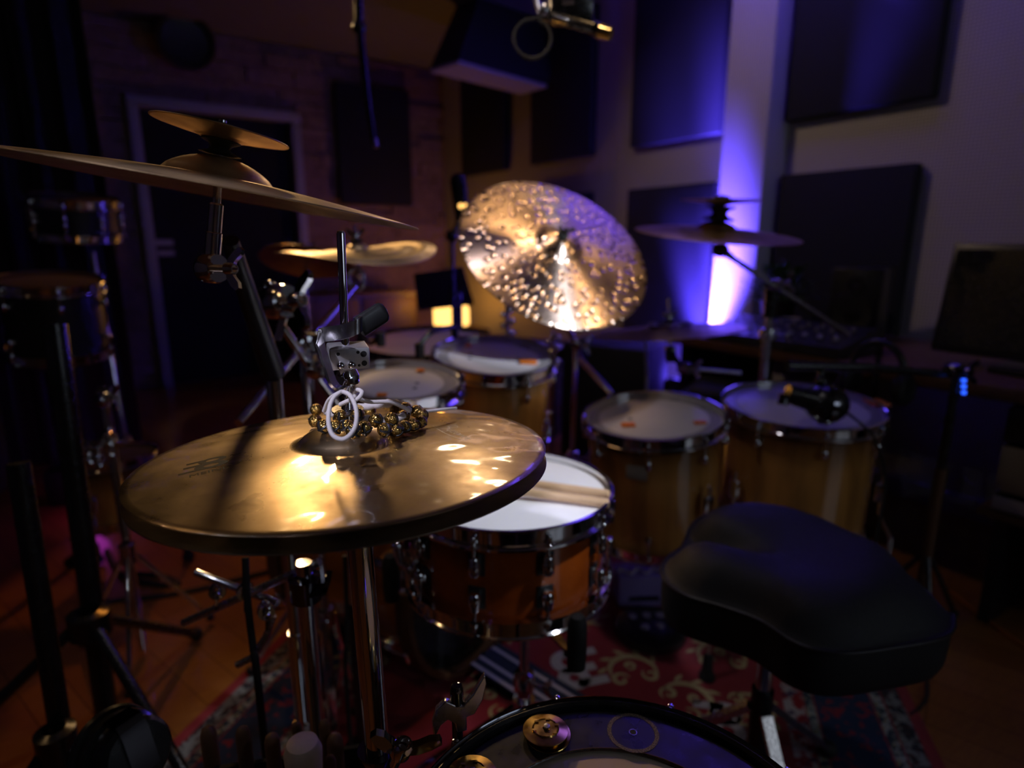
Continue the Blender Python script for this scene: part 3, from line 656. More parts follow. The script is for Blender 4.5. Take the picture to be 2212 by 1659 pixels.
# ------------------------------------------------------------------ drums
def drum(name, label, C, Nn, R, depth, shell, head, nl, ph=0., lug='small', bottom=True, hoop='chrome', ring=False, x=(1, 0, 0), group=None, dots=None, cat='drum', lugr=1.0):
    Mx = frame(C, Nn, x); t = thing(name, label, cat, Mx, group)
    Rh, Rs = R - .006, R - .018
    MB().lathe([(Rs - .006, -.006), (Rs, -.010), (Rs, -depth + .010), (Rs - .006, -depth + .006)], None, 96, True).build('shell', M[shell], t)
    hp = [(Rh - .005, -.004), (Rh - .005, .010), (Rh - .002, .0125), (Rh + .0025, .0118), (Rh + .0025, .0095), (Rh - .001, .007), (Rh - .0015, -.012), (Rh + .006, -.016), (Rh + .006, -.0195), (Rh - .005, -.0195)]
    MB().lathe(hp, None, 96, True).build('hoop', M[hoop], t)
    MB().lathe([(0, 0), (Rh - .012, 0), (Rh - .0075, -.0015), (Rh - .0055, -.012), (Rh - .0075, -.012), (Rh - .010, -.003), (0, -.0008)], None, 96).build('batter_head', M[head], t)
    if ring: MB().lathe([(Rh - .040, .0003), (Rh - .0125, .0003), (Rh - .0125, .0006), (Rh - .040, .0006)], None, 96, True).build('damping_ring', M['ringhead'], t)
    if bottom:
        MB().lathe([(r_, -depth - z_) for r_, z_ in hp], None, 96, True).build('bottom_hoop', M[hoop], t)
        MB().lathe([(0, -depth), (Rh - .012, -depth), (Rh - .0075, -depth + .0015), (Rh - .0075, -depth + .004), (0, -depth + .001)], None, 64).build('resonant_head', M['greyhead'], t)
    if dots:
        for x_, y_, r_ in dots: MB().lathe([(0, .0004), (r_, .0004), (r_, .0008), (0, .0008)], Matrix.Translation((x_, y_, 0)), 16).build('head_dot', M['dot'], t)
    for k in range(nl):
        a = ph + 2 * PI * k / nl
        for side in ((1, -1) if bottom else (1,)):
            Ml = Matrix.Rotation(a, 4, 'Z') @ (Matrix.Translation((0, 0, 0)) if side == 1 else (Matrix.Translation((0, 0, -depth)) @ Matrix.Diagonal((1, 1, -1, 1))))
            if lug == 'bullet':
                mb = MB(); mb.lathe([(0, -.064), (.0065, -.063), (.0088, -.059), (.0092, -.050), (.0085, -.043), (.0075, -.041), (.0078, -.036), (.006, -.033), (0, -.033)], Ml @ Matrix.Translation((Rs + .0125, 0, 0)), 24)
                mb.ball((Rs + .006, 0, -.051), .010, 16, Ml, (.9, .9, 1.2))
                lo = mb.build('lug', M['chrome'], t); MB().box((Rs + .0012, 0, -.050), (.003, .027, .036), Ml, .0014).build('lug_gasket', M['plastic'], lo)
            else:
                mb = MB(); mb.lathe([(0, -.066), (.005, -.065), (.0072, -.060), (.0072, -.050), (.005, -.045), (0, -.044)], Ml @ Matrix.Translation((Rs + .012, 0, 0)), 20)
                mb.ball((Rs + .004, 0, -.056), .008, 14, Ml, (1., 1., 1.)); lo = mb.build('lug', M['chrome'], t)
            MB().cyl(Ml @ V((Rs + .0125, 0, -.05)), Ml @ V((Rs + .0125, 0, -.012)), .0027).lathe([(0, -.0155), (.0058, -.0155), (.006, -.0125), (.0042, -.011), (.0040, -.001), (.003, .001), (0, .001)], Ml @ Matrix.Translation((Rs + .0155, 0, .0)), 16).build('tension_rod', M['chrome'], lo)
    return t
def legs(t, Mx, R, depth, angs, zfoot=.0):
    for a in angs:
        d = Mx.to_3x3() @ V((math.cos(a), math.sin(a), 0)); ptop = Mx @ V(((R - .004) * math.cos(a), (R - .004) * math.sin(a), -depth * .55))
        ptop = ptop + V((d.x, d.y, 0)).normalized() * .012
        foot = V((ptop.x + d.x * .035, ptop.y + d.y * .035, .035))
        lg = MB().cyl(foot, V((foot.x, foot.y, ptop.z - .12)), .005).tube([(foot.x, foot.y, ptop.z - .125), (ptop.x, ptop.y, ptop.z - .06), (ptop.x, ptop.y, ptop.z + .05)], .005, 12).build('leg', M['chrome'], t, True)
        MB().lathe([(0, -.035), (.019, -.034), (.021, -.026), (.014, -.010), (.012, .028), (.008, .036), (0, .036)], Matrix.Translation((foot.x, foot.y, .0435)), 20).build('rubber_foot', M['rubber'], lg, True)
        MB().box((0, 0, 0), (.022, .026, .05), frame(ptop - V((d.x, d.y, 0)).normalized() * .006, (0, 0, 1), d), .004).build('leg_bracket', M['chrome'], t, True)
SNC = V((-.007, .99, .662))
sn = drum('snare_drum', 'amber glitter snare drum with bright white head and chrome hoops', SNC, (0, 0, 1), .183, .155, 'acrylic', 'white', 10, math.radians(-70), 'bullet', cat='snare drum')
# strainer on its left side
a = math.radians(-152); Ml = frame(SNC, (0, 0, 1)) @ Matrix.Rotation(a, 4, 'Z'); Rs = .165
st_ = MB().box((Rs + .006, 0, -.085), (.012, .026, .06), Ml, .003).box((Rs + .014, 0, -.115), (.016, .018, .035), Ml, .003).build('strainer', M['chrome'], sn, True)
MB().tube([Ml @ V((Rs + .014, .0, -.10)), Ml @ V((Rs + .03, .0, -.085)), Ml @ V((Rs + .034, .0, -.06))], [.005, .006, .009], 12).ball(Ml @ V((Rs + .034, 0, -.055)), .010, 16).build('strainer_lever', M['chrome'], st_, True)
MB().cyl(Ml @ V((Rs + .012, -.02, -.075)), Ml @ V((Rs + .012, -.02, -.045)), .005).ball(Ml @ V((Rs + .012, -.02, -.04)), .009, 16).build('adjusting_knob', M['gunmetal'], st_, True)
MB().box((Rs + .008, 0, -.034), (.02, .03, .03), frame(SNC, (0, 0, 1)) @ Matrix.Rotation(math.radians(-165), 4, 'Z'), .004).build('mic_clip', M['plastic'], sn, True)
for k, (p0, p1, lab) in enumerate((((1316, 1068), (1165, 1047), 'far wooden drumstick of the pair lying on the white snare head'), ((1316, 1088), (1160, 1066), 'near wooden drumstick of the pair lying on the white snare head'))):
    e0 = at_z(p0[0], p0[1], .6705); e1 = at_z(p1[0], p1[1], .674); d = (e1 - e0).normalized(); L = .39
    e0.z = .6706; tip = e0 + d * L; tip.z = .6815
    Mx = frame(e0, tip - e0)
    o = MB().lathe([(0, 0), (.005, 0), (.0068, .0015), (.0072, .006), (.0072, .26), (.0068, .30), (.0034, .365), (.0031, .370), (.0048, .376), (.0050, .384), (.003, .390), (0, .391)], Mx, 24).build('drumstick', M['stick']); tag(o, lab, 'drumstick', 'drumsticks on the snare')
    o.data.transform(Matrix.Translation(-e0)); o.matrix_basis = Matrix.Translation(e0)
# snare stand
ss = thing('snare_stand', 'chrome snare stand with black rubber tipped arms under the amber snare', 'stand', (SNC.x, SNC.y + .02, 0))
hubz = .40; sx, sy = SNC.x + .03, SNC.y + .03
for a in (-60, 60, 180):
    d = V((math.cos(math.radians(a)), math.sin(math.radians(a)), 0)); p0 = V((sx, sy, hubz)); rr = .196
    c0 = V((SNC.x, SNC.y, 0)); p1 = c0 + d * rr; 
    ar = MB().ribbon([p0 + d * .01, p0 + d * .08 + V((0, 0, .02)), V((p1.x, p1.y, .470))], V((-d.y, d.x, 0)) * .014, .007).build('basket_arm', M['chrome'], ss, True)
    tip = MB().lathe([(0, -.055), (.014, -.052), (.0155, -.02), (.0145, .022), (.010, .034), (0, .036)], Matrix.Translation((p1.x + d.x * .012, p1.y + d.y * .012, .505)), 20); tip.build('rubber_grip', M['rubber'], ar, True)
MB().lathe([(.010, -.03), (.026, -.025), (.03, 0), (.026, .02), (.010, .025)], Matrix.Translation((sx, sy, hubz)), 28, True).build('basket_hub', M['chrome'], ss, True)
stand_base(ss, sx, sy, hubz, r=.0125, spread=.24, a0=1.0, hub=.2, zlow=.26)
# toms
TA, TAN = V((-.237, 1.277, .786)), (.05, -.12, .99)
ta = drum('rack_tom', 'smaller amber rack tom beside the hi-hat clutch', TA, TAN, .138, .19, 'tom', 'greyhead', 6, .3, ring=True, cat='tom drum', dots=[(.035, .0, .005), (.035, -.03, .005)])
TB, TBN = V((-.046, 1.567, .786)), (.063, -.147, .987)
tb_ = drum('rack_tom', 'larger amber rack tom under the big hammered cymbal', TB, TBN, .165, .21, 'tom', 'greyhead', 6, -1.0, ring=True, cat='tom drum', dots=[(-.062, .02, .006), (-.062, -.02, .006), (.063, .0, .006), (.063, -.035, .006)])
F1, F1N = V((.364, 1.525, .637)), (-.067, -.077, .995)
f1 = drum('floor_tom', 'amber floor tom standing next to the snare', F1, F1N, .185, .31, 'ftom', 'greyhead', 8, -1.85, ring=True, cat='tom drum', dots=[(-.06, .0, .006), (-.06, -.04, .006)])
legs(f1, frame(F1, F1N), .185, .31, (-1.05, 1.05, 3.1))
F2, F2N = V((.793, 1.632, .636)), (-.012, -.067, .998)
f2 = drum('floor_tom', 'largest amber floor tom with a dark round mic over its head', F2, F2N, .213, .36, 'ftom', 'greyhead', 8, -1.70, ring=True, cat='tom drum')
legs(f2, frame(F2, F2N), .213, .36, (-.6, 1.5, 3.6))
MB().box((0, 0, 0), (.05, .003, .035), frame(V(F1) + V((-.07, -.157, -.09)), (0, 0, 1), (.92, -.4, 0)), .002).build('badge', M['rackgrey'], f1, True)
# orange damper gels
def gel(px, py, Mx, lab, sx_=.016, sy_=.016):
    n = Mx.to_3x3() @ V((0, 0, 1)); o = Mx.translation; d = ray(px, py); c = V((0, 0, CAMZ)); t_ = (o - c).dot(n) / d.dot(n); p = c + d * t_
    g = MB().box((0, 0, .0025), (sx_ * 2, sy_ * 2, .004), None, .0018).build('damper_gel', M['orange']); g.matrix_basis = frame(p + n * .0012, n); tag(g, lab, 'drum damper', 'orange damper gels')
gel(1141, 784, frame(TB, TBN), 'wide orange gel damper on the near side of the larger rack tom head', .022, .015)
gel(1012, 749, frame(TB, TBN), 'small orange gel damper at the back of the larger rack tom head', .009, .011)
gel(908, 803, frame(TA, TAN), 'small orange gel damper at the back of the smaller rack tom head', .009, .009)
gel(825, 856, frame(TA, TAN), 'small orange gel damper near the clutch on the smaller rack tom head', .010, .008)
gel(1357, 920, frame(F1, F1N), 'orange gel damper on the head of the floor tom next to the snare', .017, .012)
gel(1512, 915, frame(F1, F1N), 'reddish gel damper at the far side of the floor tom next to the snare', .015, .010)
gel(1893, 872, frame(F2, F2N), 'orange gel damper on the largest floor tom, beyond the dark round mic', .026, .03)
# tom stand carrying both rack toms
tsx, tsy = -.10, 1.835
ts = thing('tom_stand', 'chrome double tom stand carrying the two rack toms', 'stand', (tsx, tsy, 0))
stand_base(ts, tsx, tsy, .70, spread=.075, a0=.5, r=.012, hub=.40)
# bass drum
BA = V((-.845, .535, 0)).normalized(); BC = V((-.27, 1.51, .283))
bd_ = thing('bass_drum', 'amber lacquered bass drum lying on its side behind the hi-hat stand', 'bass drum', frame(BC, BA, (0, 0, 1)))
MB().lathe([(.243, -.19), (.25, -.19), (.25, .22), (.243, .22)], None, 96, True).build('shell', M['kick'], bd_)
for z_, nm in ((-.205, 'batter_hoop'), (.235, 'front_hoop')):
    MB().lathe([(.248, z_ - .02), (.262, z_ - .02), (.262, z_ + .02), (.248, z_ + .02)], None, 96, True).build(nm, M['kick'] if 0 else M['woodtop'], bd_)
for z_, nm in ((-.2, 'batter_head'), (.23, 'front_head')):
    MB().lathe([(0, z_ - .002), (.247, z_ - .002), (.247, z_ + .002), (0, z_ + .002)], None, 64).build(nm, M['blackmetal'], bd_)
for k in range(8):
    a = 2 * PI * (k + .5) / 8; d = Matrix.Rotation(a, 4, 'Z')
    for z_, sgn in ((-.13, -1), (.16, 1)):
        lo = MB().box((.256, 0, z_), (.016, .022, .05), d, .004).build('lug', M['chrome'], bd_)
        MB().cyl(d @ V((.268, 0, z_)), d @ V((.268, 0, z_ + sgn * .07)), .0035).box((.268, 0, z_ + sgn * .072), (.016, .03, .008), d, .002).build('tension_rod', M['chrome'], lo)
for s_ in (1, -1):
    p0 = BC + BA * .13 + V((.535, .845, 0)) * (s_ * .24) + V((0, 0, -.03)); p1 = p0 + BA * .12 + V((.535, .845, 0)) * (s_ * .10); p1.z = .0195
    lg = MB().cyl(p1, p0, .006).build('spur', M['chrome'], bd_, True); MB().ball(p1, .011, 12).build('rubber_foot', M['rubber'], lg, True)
# large far drum
FD = at(925, 740, 2.08)
fd = drum('concert_tom', 'large cream headed drum behind the two rack toms', FD, (.0, -.07, 1), .232, .20, 'plastic', 'calf', 8, .2, hoop='blackmetal', cat='drum')
legs(fd, frame(FD, (.0, -.07, 1)), .232, .20, (.3, 1.5, 2.7))
# ------------------------------------------------------------------ left crash with small splash stacked on it
CLC, CLN = V((-.2978, .650, 1.127)), V((.167, .034, .985)).normalized()
cl_ = cymbal('crash_cymbal', 'large bronze crash cymbal seen edge-on at top left', CLC, CLN, .203, M['crash'], .017, .052, .019)
def stacker(name, label, C, Nn, z0, h, r, mat='rubber'):   # hourglass rubber spacer between two cymbals
    t = MB().lathe([(.006, 0), (r, .001), (r * .95, h * .1), (r * .55, h * .3), (r * .42, h * .5), (r * .55, h * .72), (r * .9, h * .92), (r * .92, h), (.006, h)], None, 36, True).build(name, M[mat])
    t.matrix_basis = frame(V(C) + V(Nn).normalized() * z0, Nn); return tag(t, label, 'cymbal spacer')
stacker('cymbal_spacer', 'black rubber spacer between the left crash and its small splash', CLC, CLN, .0365, .014, .020)
sl_ = cymbal('splash_cymbal', 'small upturned splash cymbal stacked above the big left crash', CLC + CLN * .0585, V((.19, .05, .98)), .063, M['crash'], .007, .024, .003, inv=True)
t = thing('cymbal_stand', 'chrome stand with black sleeve holding the big left crash', 'stand', (0, 0, 0))
tp0 = at(482, 442, .70); tp1 = at(494, 556, .705)
ax_ = CLN
MB().cyl(CLC - CLN * .015, CLC + CLN * .070, .0040).build('cymbal_rod', M['chrome'], t, True)
MB().lathe([(0, -.066), (.0078, -.066), (.0078, -.040), (.0068, -.039), (.0068, -.012), (.005, -.010), (0, -.010)], frame(CLC, CLN), 32).build('tilter_tube', M['chrome'], t, True)
MB().lathe([(.0043, 0), (.011, 0), (.012, .002), (.011, .004), (.0043, .004)], frame(CLC + CLN * .0630, CLN), 24, True).build('felt', M['blackfelt'], t, True)
jt = CLC - CLN * .076
MB().lathe([(0, -.010), (.014, -.010), (.0155, -.007), (.0155, .007), (.014, .010), (0, .010)], frame(jt, (.9, -.4, 0)), 32).build('tilter_ratchet', M['chrome'], t, True)
wing(MB().cyl(jt, jt + V((.026, -.012, 0)), .004), jt + V((.024, -.011, 0)), (.9, -.4, 0), (.1, .2, 1), .85).build('wing_nut', M['chrome'], t, True)
s0 = at(497, 520, .725); s1 = at(590, 806, .92)
MB().cyl(s0, s1, .0100, .0172, 28).build('boom_sleeve', M['plastic'], t, True)
j2 = s1 + (s1 - s0).normalized() * .02
MB().cyl((s1.x, s1.y, .05), (s1.x, s1.y, s1.z + .02), .0115, None, 28).build('upper_tube', M['chrome'], t, True)
MB().cyl((s1.x, s1.y, .05), (s1.x, s1.y, .45), .0145, None, 28).build('lower_tube', M['chrome'], t, True)
for a in (1.2, 3.3, 5.4):
    d = V((math.cos(a), math.sin(a), 0)); p0 = V((s1.x, s1.y, .28)) + d * .015; p1 = V((s1.x, s1.y, .0215)) + d * .09
    l = MB().ribbon([p0, p1], V((-d.y, d.x, 0)) * .016, .006).build('leg', M['chrome'], t, True); MB().ball(p1, .012, 12).build('rubber_foot', M['rubber'], l, True)
t.location = (s1.x, s1.y, 0)
for ch in t.children: ch.matrix_parent_inverse = Matrix.Translation((-s1.x, -s1.y, 0))
# ------------------------------------------------------------------ boom stands behind the hi-hat, dark cymbal and bent cymbal
def boom(t, joint, tip, tail, r=.0068, mat='chrome', cl=1.0, cax=(.6, -.75, .1)):
    MB().cyl(tail, tip, r, None, 20).build('boom_arm', M[mat], t, True)
    clamp(t, V(joint) + V(cax).normalized() * .012, cax, mat, cl, 'boom_clamp')
DK = at(662, 566, 1.9); DN = V((0.02, .40, .92))
cymbal('china_cymbal', 'dark cymbal seen from below behind the hi-hat rod', DK, DN, .138, M['purplecym'], .014, .035, .015)
t = thing('cymbal_stand', 'stand under the dark cymbal behind the hi-hat rod', 'stand', (DK.x, DK.y + .02, 0))
tilter(t, DK, DN, .03, .07, 'chrome', .004, .03); b_ = DK - DN.normalized() * .075
MB().cyl((b_.x, b_.y, .7), b_, .008).build('post', M['chrome'], t, True); stand_base(t, b_.x, b_.y, .72, spread=.25, a0=.2, r=.011)
SWC, SWN = at(772, 546, 1.45), V((-.03, -.05, 1)).normalized()
def swarp(x, y):
    r = math.hypot(x, y) / .185; a = math.atan2(y, x)
    return .034 * (x / .185) * (y / .185) * (.4 + .6 * r) + .003 * math.sin(r * 24) * r
cymbal('bent_cymbal', 'warped bronze cymbal with ringed swirls behind the hi-hat rod', SWC, SWN, .185, M['swirl'], .010, .03, .012, warp=swarp)
t = thing('cymbal_stand', 'chrome boom stand running diagonally up to the warped cymbal', 'stand', (0, 0, 0))
tilter(t, SWC, SWN, .022, .06, 'chrome', .004, .04)
rp = at(770, 602, 1.42)
MB().cyl(SWC - SWN * .06, rp + V((0, 0, .012)), .007).build('rod_holder', M['chrome'], t, True)
MB().tube([rp + V((.026 * math.cos(2 * PI * k / 28) * .7, -.004, .026 * math.sin(2 * PI * k / 28))) for k in range(28)], .0045, 10, True).build('tilter_ring', M['satin'], t, True)
bt, bj, bl = at(766, 618, 1.40), at(655, 745, 1.18), at(514, 914, .98)
boom(t, bj, bt, bl, .0075); stand_base(t, bj.x, bj.y, bj.z - .01, spread=.065, a0=.9, r=.012)
t.location = (bj.x, bj.y, 0)
for ch in t.children: ch.matrix_parent_inverse = Matrix.Translation((-bj.x, -bj.y, 0))
# rod with clamps crossing it
t = thing('tom_holder', 'chrome clamp arm crossing the diagonal boom left of the clutch', 'tom holder', (0, 0, 0))
e0, e1 = at(590, 640, 1.02), at(735, 885, 1.16); em = at(690, 800, 1.10)
MB().cyl(at(606, 700, 1.03), e1, .0078).build('holder_arm', M['chrome'], t, True)
k0 = at(600, 652, 1.0)
clamp(t, k0, (.75, -.6, .1), 'chrome', 1.6, 'arm_clamp'); MB().ball(at(583, 628, 1.01), .016, 20, None, (1, 1, 1.1)).build('ball_joint', M['gunmetal'], t, True)
MB().cyl(at(612, 664, .98), at(640, 664, .975), .0075, .0095).build('clamp_key', M['chrome'], t, True)
MB().ribbon([at(604, 640, .99), at(612, 690, 1.0), at(600, 735, 1.01)], V((.012, -.004, 0)), .005).build('clamp_strap', M['chrome'], t, True)
clamp(t, at(688, 792, 1.10), (.55, -.75, .35), 'chrome', 1.25, 'arm_clamp'); 
MB().ribbon([at(664, 722, 1.1), at(682, 722, 1.09), at(690, 760, 1.1), at(676, 795, 1.1)], V((.016, -.006, 0)), .006).build('clamp_bracket', M['chrome'], t, True)
MB().cyl((e1.x, e1.y, .35), e1, .0078).build('holder_post', M['chrome'], t, True)
MB().cyl((e1.x, e1.y, .0074), (e1.x, e1.y, .36), .011).lathe([(0, 0), (.04, 0), (.04, .008), (.02, .02), (0, .02)], Matrix.Translation((e1.x, e1.y, .0074)), 32).build('weighted_base', M['blackmetal'], t, True)
t.location = (e1.x, e1.y, 0)
for ch in t.children: ch.matrix_parent_inverse = Matrix.Translation((-e1.x, -e1.y, 0))
# ------------------------------------------------------------------ ride
RIC, RIN = V((.112, 1.613, 1.056)), V((.287, -.653, .70)).normalized()
cymbal('ride_cymbal', 'big hammered bronze ride cymbal tilted toward the throne and sparkling', RIC, RIN, .254, M['ride'], .026, .062, .022)
t = thing('cymbal_stand', 'boom stand carrying the big hammered ride cymbal', 'stand', (0, 0, 0))
tilter(t, RIC, RIN, .047, .075, 'blackmetal', .0042, .03)
j0 = RIC - RIN * .085; jb = at(1243, 745, 1.86)
boom(t, jb, j0, j0 + (jb - j0) * 1.35, .0075); stand_base(t, jb.x, jb.y, jb.z - .012, spread=.08, a0=1.6, r=.0125)
clamp(t, j0, (.8, -.3, -.3), 'blackmetal', 1.1)
MB().cyl(at(1252, 775, 1.78), at(1320, 850, 1.72), .009).build('brace_arm', M['chrome'], t, True)
t.location = (jb.x, jb.y, 0)
for ch in t.children: ch.matrix_parent_inverse = Matrix.Translation((-jb.x, -jb.y, 0))
for px, y0, y1, dd, lab in ((1096, 655, 735, 2.05, 'thin stand with blue reflections rising left under the big ride cymbal'), (1193, 712, 800, 1.95, 'thin stand with blue clamps just right of the larger rack tom')):
    p = at(px, y1, dd); q = at(px, y0, dd); t = thing('percussion_stand', lab, 'stand', (p.x, p.y, 0))
    MB().cyl((p.x, p.y, .01), (p.x, p.y, q.z), .008).build('post', M['chrome'], t, True)
    for h in (.0, -.035, -.075): MB().ball((p.x + .014, p.y - .01, q.z - .02 + h), .011, 14).ball((p.x - .014, p.y, q.z - .035 + h), .010, 14).build('clamp_knob', M['chrome'], t, True)
    MB().lathe([(0, 0), (.045, 0), (.045, .008), (.02, .022), (0, .022)], Matrix.Translation((p.x, p.y, 0)), 32).build('round_base', M['blackmetal'], t, True)
# ------------------------------------------------------------------ right crash with splash
CRC, CRN = at(1547, 506, 1.75), V((.05, -.125, 1)).normalized()
cymbal('crash_cymbal', 'bronze crash cymbal with a splash above it before the blue pillar', CRC, CRN, .228, M['crash'], .018, .056, .020)
stacker('cymbal_spacer', 'black hourglass spacer between the right crash and its splash', CRC, CRN, .0385, .038, .045)
cymbal('splash_cymbal', 'small upturned splash cymbal on top of the crash before the blue pillar', CRC + CRN * .0925, (.02, -.03, 1), .112, M['crash'], .011, .03, .004, inv=True)
t = thing('cymbal_stand', 'black boom stand with chrome clamp holding the crash before the blue pillar', 'stand', (0, 0, 0))
MB().cyl(CRC - CRN * .04, CRC + CRN * .108, .0042).build('cymbal_rod', M['chrome'], t, True)
MB().lathe([(.0045, 0), (.026, 0), (.028, .004), (.016, .012), (.0045, .012)], frame(CRC + CRN * .0925, CRN), 24, True).build('felt', M['blackfelt'], t, True)
tj = at(1556, 540, 1.75)
MB().ball(tj, .022, 18, None, (1.1, .8, .9)).cyl(tj, at(1580, 555, 1.78), .013, .009).build('tilter_clamp', M['blackmetal'], t, True)
cj = at(1668, 618, 1.86)
boom(t, cj, at(1560, 543, 1.755), at(1834, 724, 1.96), .0075, 'satin', 1.1, (.5, -.8, .2))
MB().cyl((cj.x, cj.y, cj.z - .095), (cj.x, cj.y, cj.z - .01), .019).build('clamp_body', M['blackmetal'], t, True)
stand_base(t, cj.x, cj.y, cj.z - .05, ('satin', 'rubber'), spread=.12, a0=.5, r=.0145, zlow=.80)
t.location = (cj.x, cj.y, 0)
for ch in t.children: ch.matrix_parent_inverse = Matrix.Translation((-cj.x, -cj.y, 0))
# ------------------------------------------------------------------ low cymbal with a jingle ring
LC, LN = V((.480, 1.860, .812)), V((-.076, .057, .995)).normalized()
cymbal('effect_cymbal', 'low flat cymbal with metal jingles on top beside the bright pillar base', LC, LN, .225, M['purplecym'], .012, .045, .012)
t = thing('cymbal_stand', 'short stand with side arm under the low flat cymbal', 'stand', (LC.x, LC.y, 0))
tilter(t, LC, LN, .024, .05, 'chrome', .004, .075)
lj = LC - LN * .06
MB().box((0, 0, 0), (.03, .028, .05), frame(lj - V((0, 0, .01)), LN), .006).build('tilter_clamp', M['blackmetal'], t, True)
boom(t, at(1472, 795, 1.83), at(1472, 795, 1.83), at(1600, 806, 1.83), .006, 'satin', 1.0)
MB().cyl(lj, at(1472, 795, 1.83), .008).build('drop_arm', M['blackmetal'], t, True)
stand_base(t, lj.x, lj.y + .03, lj.z - .10, ('blackmetal', 'rubber'), spread=.065, a0=1.5, r=.011)
jr = thing('jingle_ring', 'small ring of metal jingles lying on the low flat cymbal', 'jingles', frame(LC + LN * .0125, LN))
MB().lathe([(.052, .005), (.066, .005), (.066, .010), (.052, .010)], None, 40, True).build('ring_frame', M['blackmetal'], jr)
for k in range(6):
    a = k * PI / 3 + .3; MB().lathe([(0, .012), (.016, .0105), (.0165, .0115), (.008, .014), (0, .0145)], Matrix.Translation((.059 * math.cos(a), .059 * math.sin(a), 0)), 20).build('jingle', M['satin'], jr)
# ------------------------------------------------------------------ throne
def tz(px, py, z): p = at_z(px, py, z); return (p.x, p.y)
out = [tz(px, py, .565) for px, py in ((1487, 1128), (1500, 1100), (1530, 1080), (1590, 1070), (1680, 1078), (1780, 1104), (1880, 1152), (1980, 1215), (2042, 1275))] + \
      [tz(px, py, .530) for px, py in ((2056, 1330), (2040, 1372), (1930, 1396), (1808, 1409), (1720, 1388), (1640, 1338), (1560, 1309), (1490, 1289), (1445, 1262), (1432, 1232), (1446, 1205), (1475, 1185))]
oc = curve([V((x, y, 0)) for x, y in out + out[:1]], 7)[:-1]
cen = sum(oc, V()) / len(oc)
ncol = len(oc); th_ = MB(); vs = []; fs = []
notch = V((*tz(1484, 1160, .555), 0)); fd = (notch - cen).normalized(); sd = V((-fd.y, fd.x, 0)); RL = (notch - cen).length
def seat_z(p, f):
    d = p - cen; u = d.dot(fd) / RL; w = d.dot(sd) / RL
    z = .588 - .055 * max(0, f - .55) ** 2 / .2025                     # rounded shoulder
    z -= .046 * math.exp(-((w) / .22) ** 2) * max(0, min(1, (u + .05) / .6))  # channel between the thighs
    z -= .016 * math.exp(-((u + .12) / .42) ** 2 - (w / .62) ** 2)         # sitting dish
    z += .010 * math.exp(-((u + .95) / .25) ** 2)
    return z
rings = [(1.0, 'b', .452), (1.0, 'b', .452)]
cols = []
fr = [(.0, None), (.90, .449), (.975, .455), (1.0, .470), (1.006, .500), (1.004, .522), (1.0, .529)]
lev = []
for f_, z_ in fr[1:]: lev.append([V((*(cen + (p - cen) * f_).xy, z_)) for p in oc])
SEAM = len(lev) - 1
side = MB()
for a in range(len(lev) - 1):
    for k in range(ncol):
        l = (k + 1) % ncol; side.add([lev[a][k], lev[a][l], lev[a + 1][l], lev[a + 1][k]], [[0, 1, 2, 3]])
t = thing('drum_throne', 'black saddle shaped drum throne in the right foreground', 'stool', (cen.x, cen.y, 0))
def grid(levels, capb=True, capt=True):
    mb = MB(); n = len(levels[0]); mb.add([p for r in levels for p in r], [[i * n + k, i * n + (k + 1) % n, (i + 1) * n + (k + 1) % n, (i + 1) * n + k] for i in range(len(levels) - 1) for k in range(n)] + ([list(range(n))[::-1]] if capb else []) + ([[(len(levels) - 1) * n + k for k in range(n)]] if capt else []))
    return mb
grid(lev).build('seat_side', M['vinyl'], t, True, 60)
tops = []
for f_ in (1.003, .995, .975, .94, .89, .82, .74, .65, .56, .46, .36, .26, .16, .08, .02):
    r_ = []
    for p in oc:
        q_ = cen + (p - cen) * f_; sz = seat_z(q_, f_); e = max(0, (f_ - .80) / .2)
        z_ = sz if f_ < .8 else sz * (1 - e ** 2.2) + .531 * e ** 2.2
        r_.append(V((q_.x, q_.y, min(z_, .6) if f_ < 1 else .5315)))
    tops.append(r_)
o = grid(tops).build('seat_cushion', M['vinyl'], t, True, 80)
MB().tube([V((p.x, p.y, .5305)) + (p - cen).normalized() * .003 for p in oc], .0028, 8, True).build('seam_piping', M['plastic'], t, True)
MB().cyl((cen.x, cen.y, .2), (cen.x, cen.y, .449), .014).build('post', M['chrome'], t, True)
MB().cyl((cen.x, cen.y, .12), (cen.x, cen.y, .30), .019).build('post_sleeve', M['blackmetal'], t, True)
for a in (.6, 2.7, 4.75):
    d = V((math.cos(a), math.sin(a), 0)); p0 = V((cen.x, cen.y, .26)) + d * .02; p1 = V((cen.x, cen.y, .0275)) + d * .27
    l = MB().ribbon([p0, p1], V((-d.y, d.x, 0)) * .02, .012).build('leg', M['satin'], t, True); MB().ball(p1, .019, 14).build('rubber_foot', M['rubber'], l, True)
# ------------------------------------------------------------------ near drum with jingle plate
RC_ = V((.087, .374, .608))
rd_ = drum('side_snare', 'black hooped drum at the bottom edge, nearest to the viewer', RC_ - V((0, 0, .012)), (0, 0, 1), .190, .13, 'plastic', 'calf', 10, .52, hoop='blackmetal', cat='drum')
MB().lathe([(.1845, -.002), (.1845, .0125), (.186, .0145), (.188, .0135), (.188, .0125)], None, 128).build('hoop_edge', M['gunmetal'], rd_)
for k in range(10):
    a = .52 + 2 * PI * k / 10; MB().lathe([(.003, .0), (.0042, .004), (.0042, .010), (.003, .013), (0, .014)], Matrix.Translation((.1915 * math.cos(a), .1915 * math.sin(a), .0)), 16).build('rod_tip', M['chrome'], rd_)
jp = thing('jingle_plate', 'flat black ring with brass jingles lying on the black hooped drum', 'jingle ring', RC_ - V((0, 0, .0105)))
m, nt, b = newmat('black_steel'); setp(b, col=(.018, .018, .022), rough=.30, spec=.5)
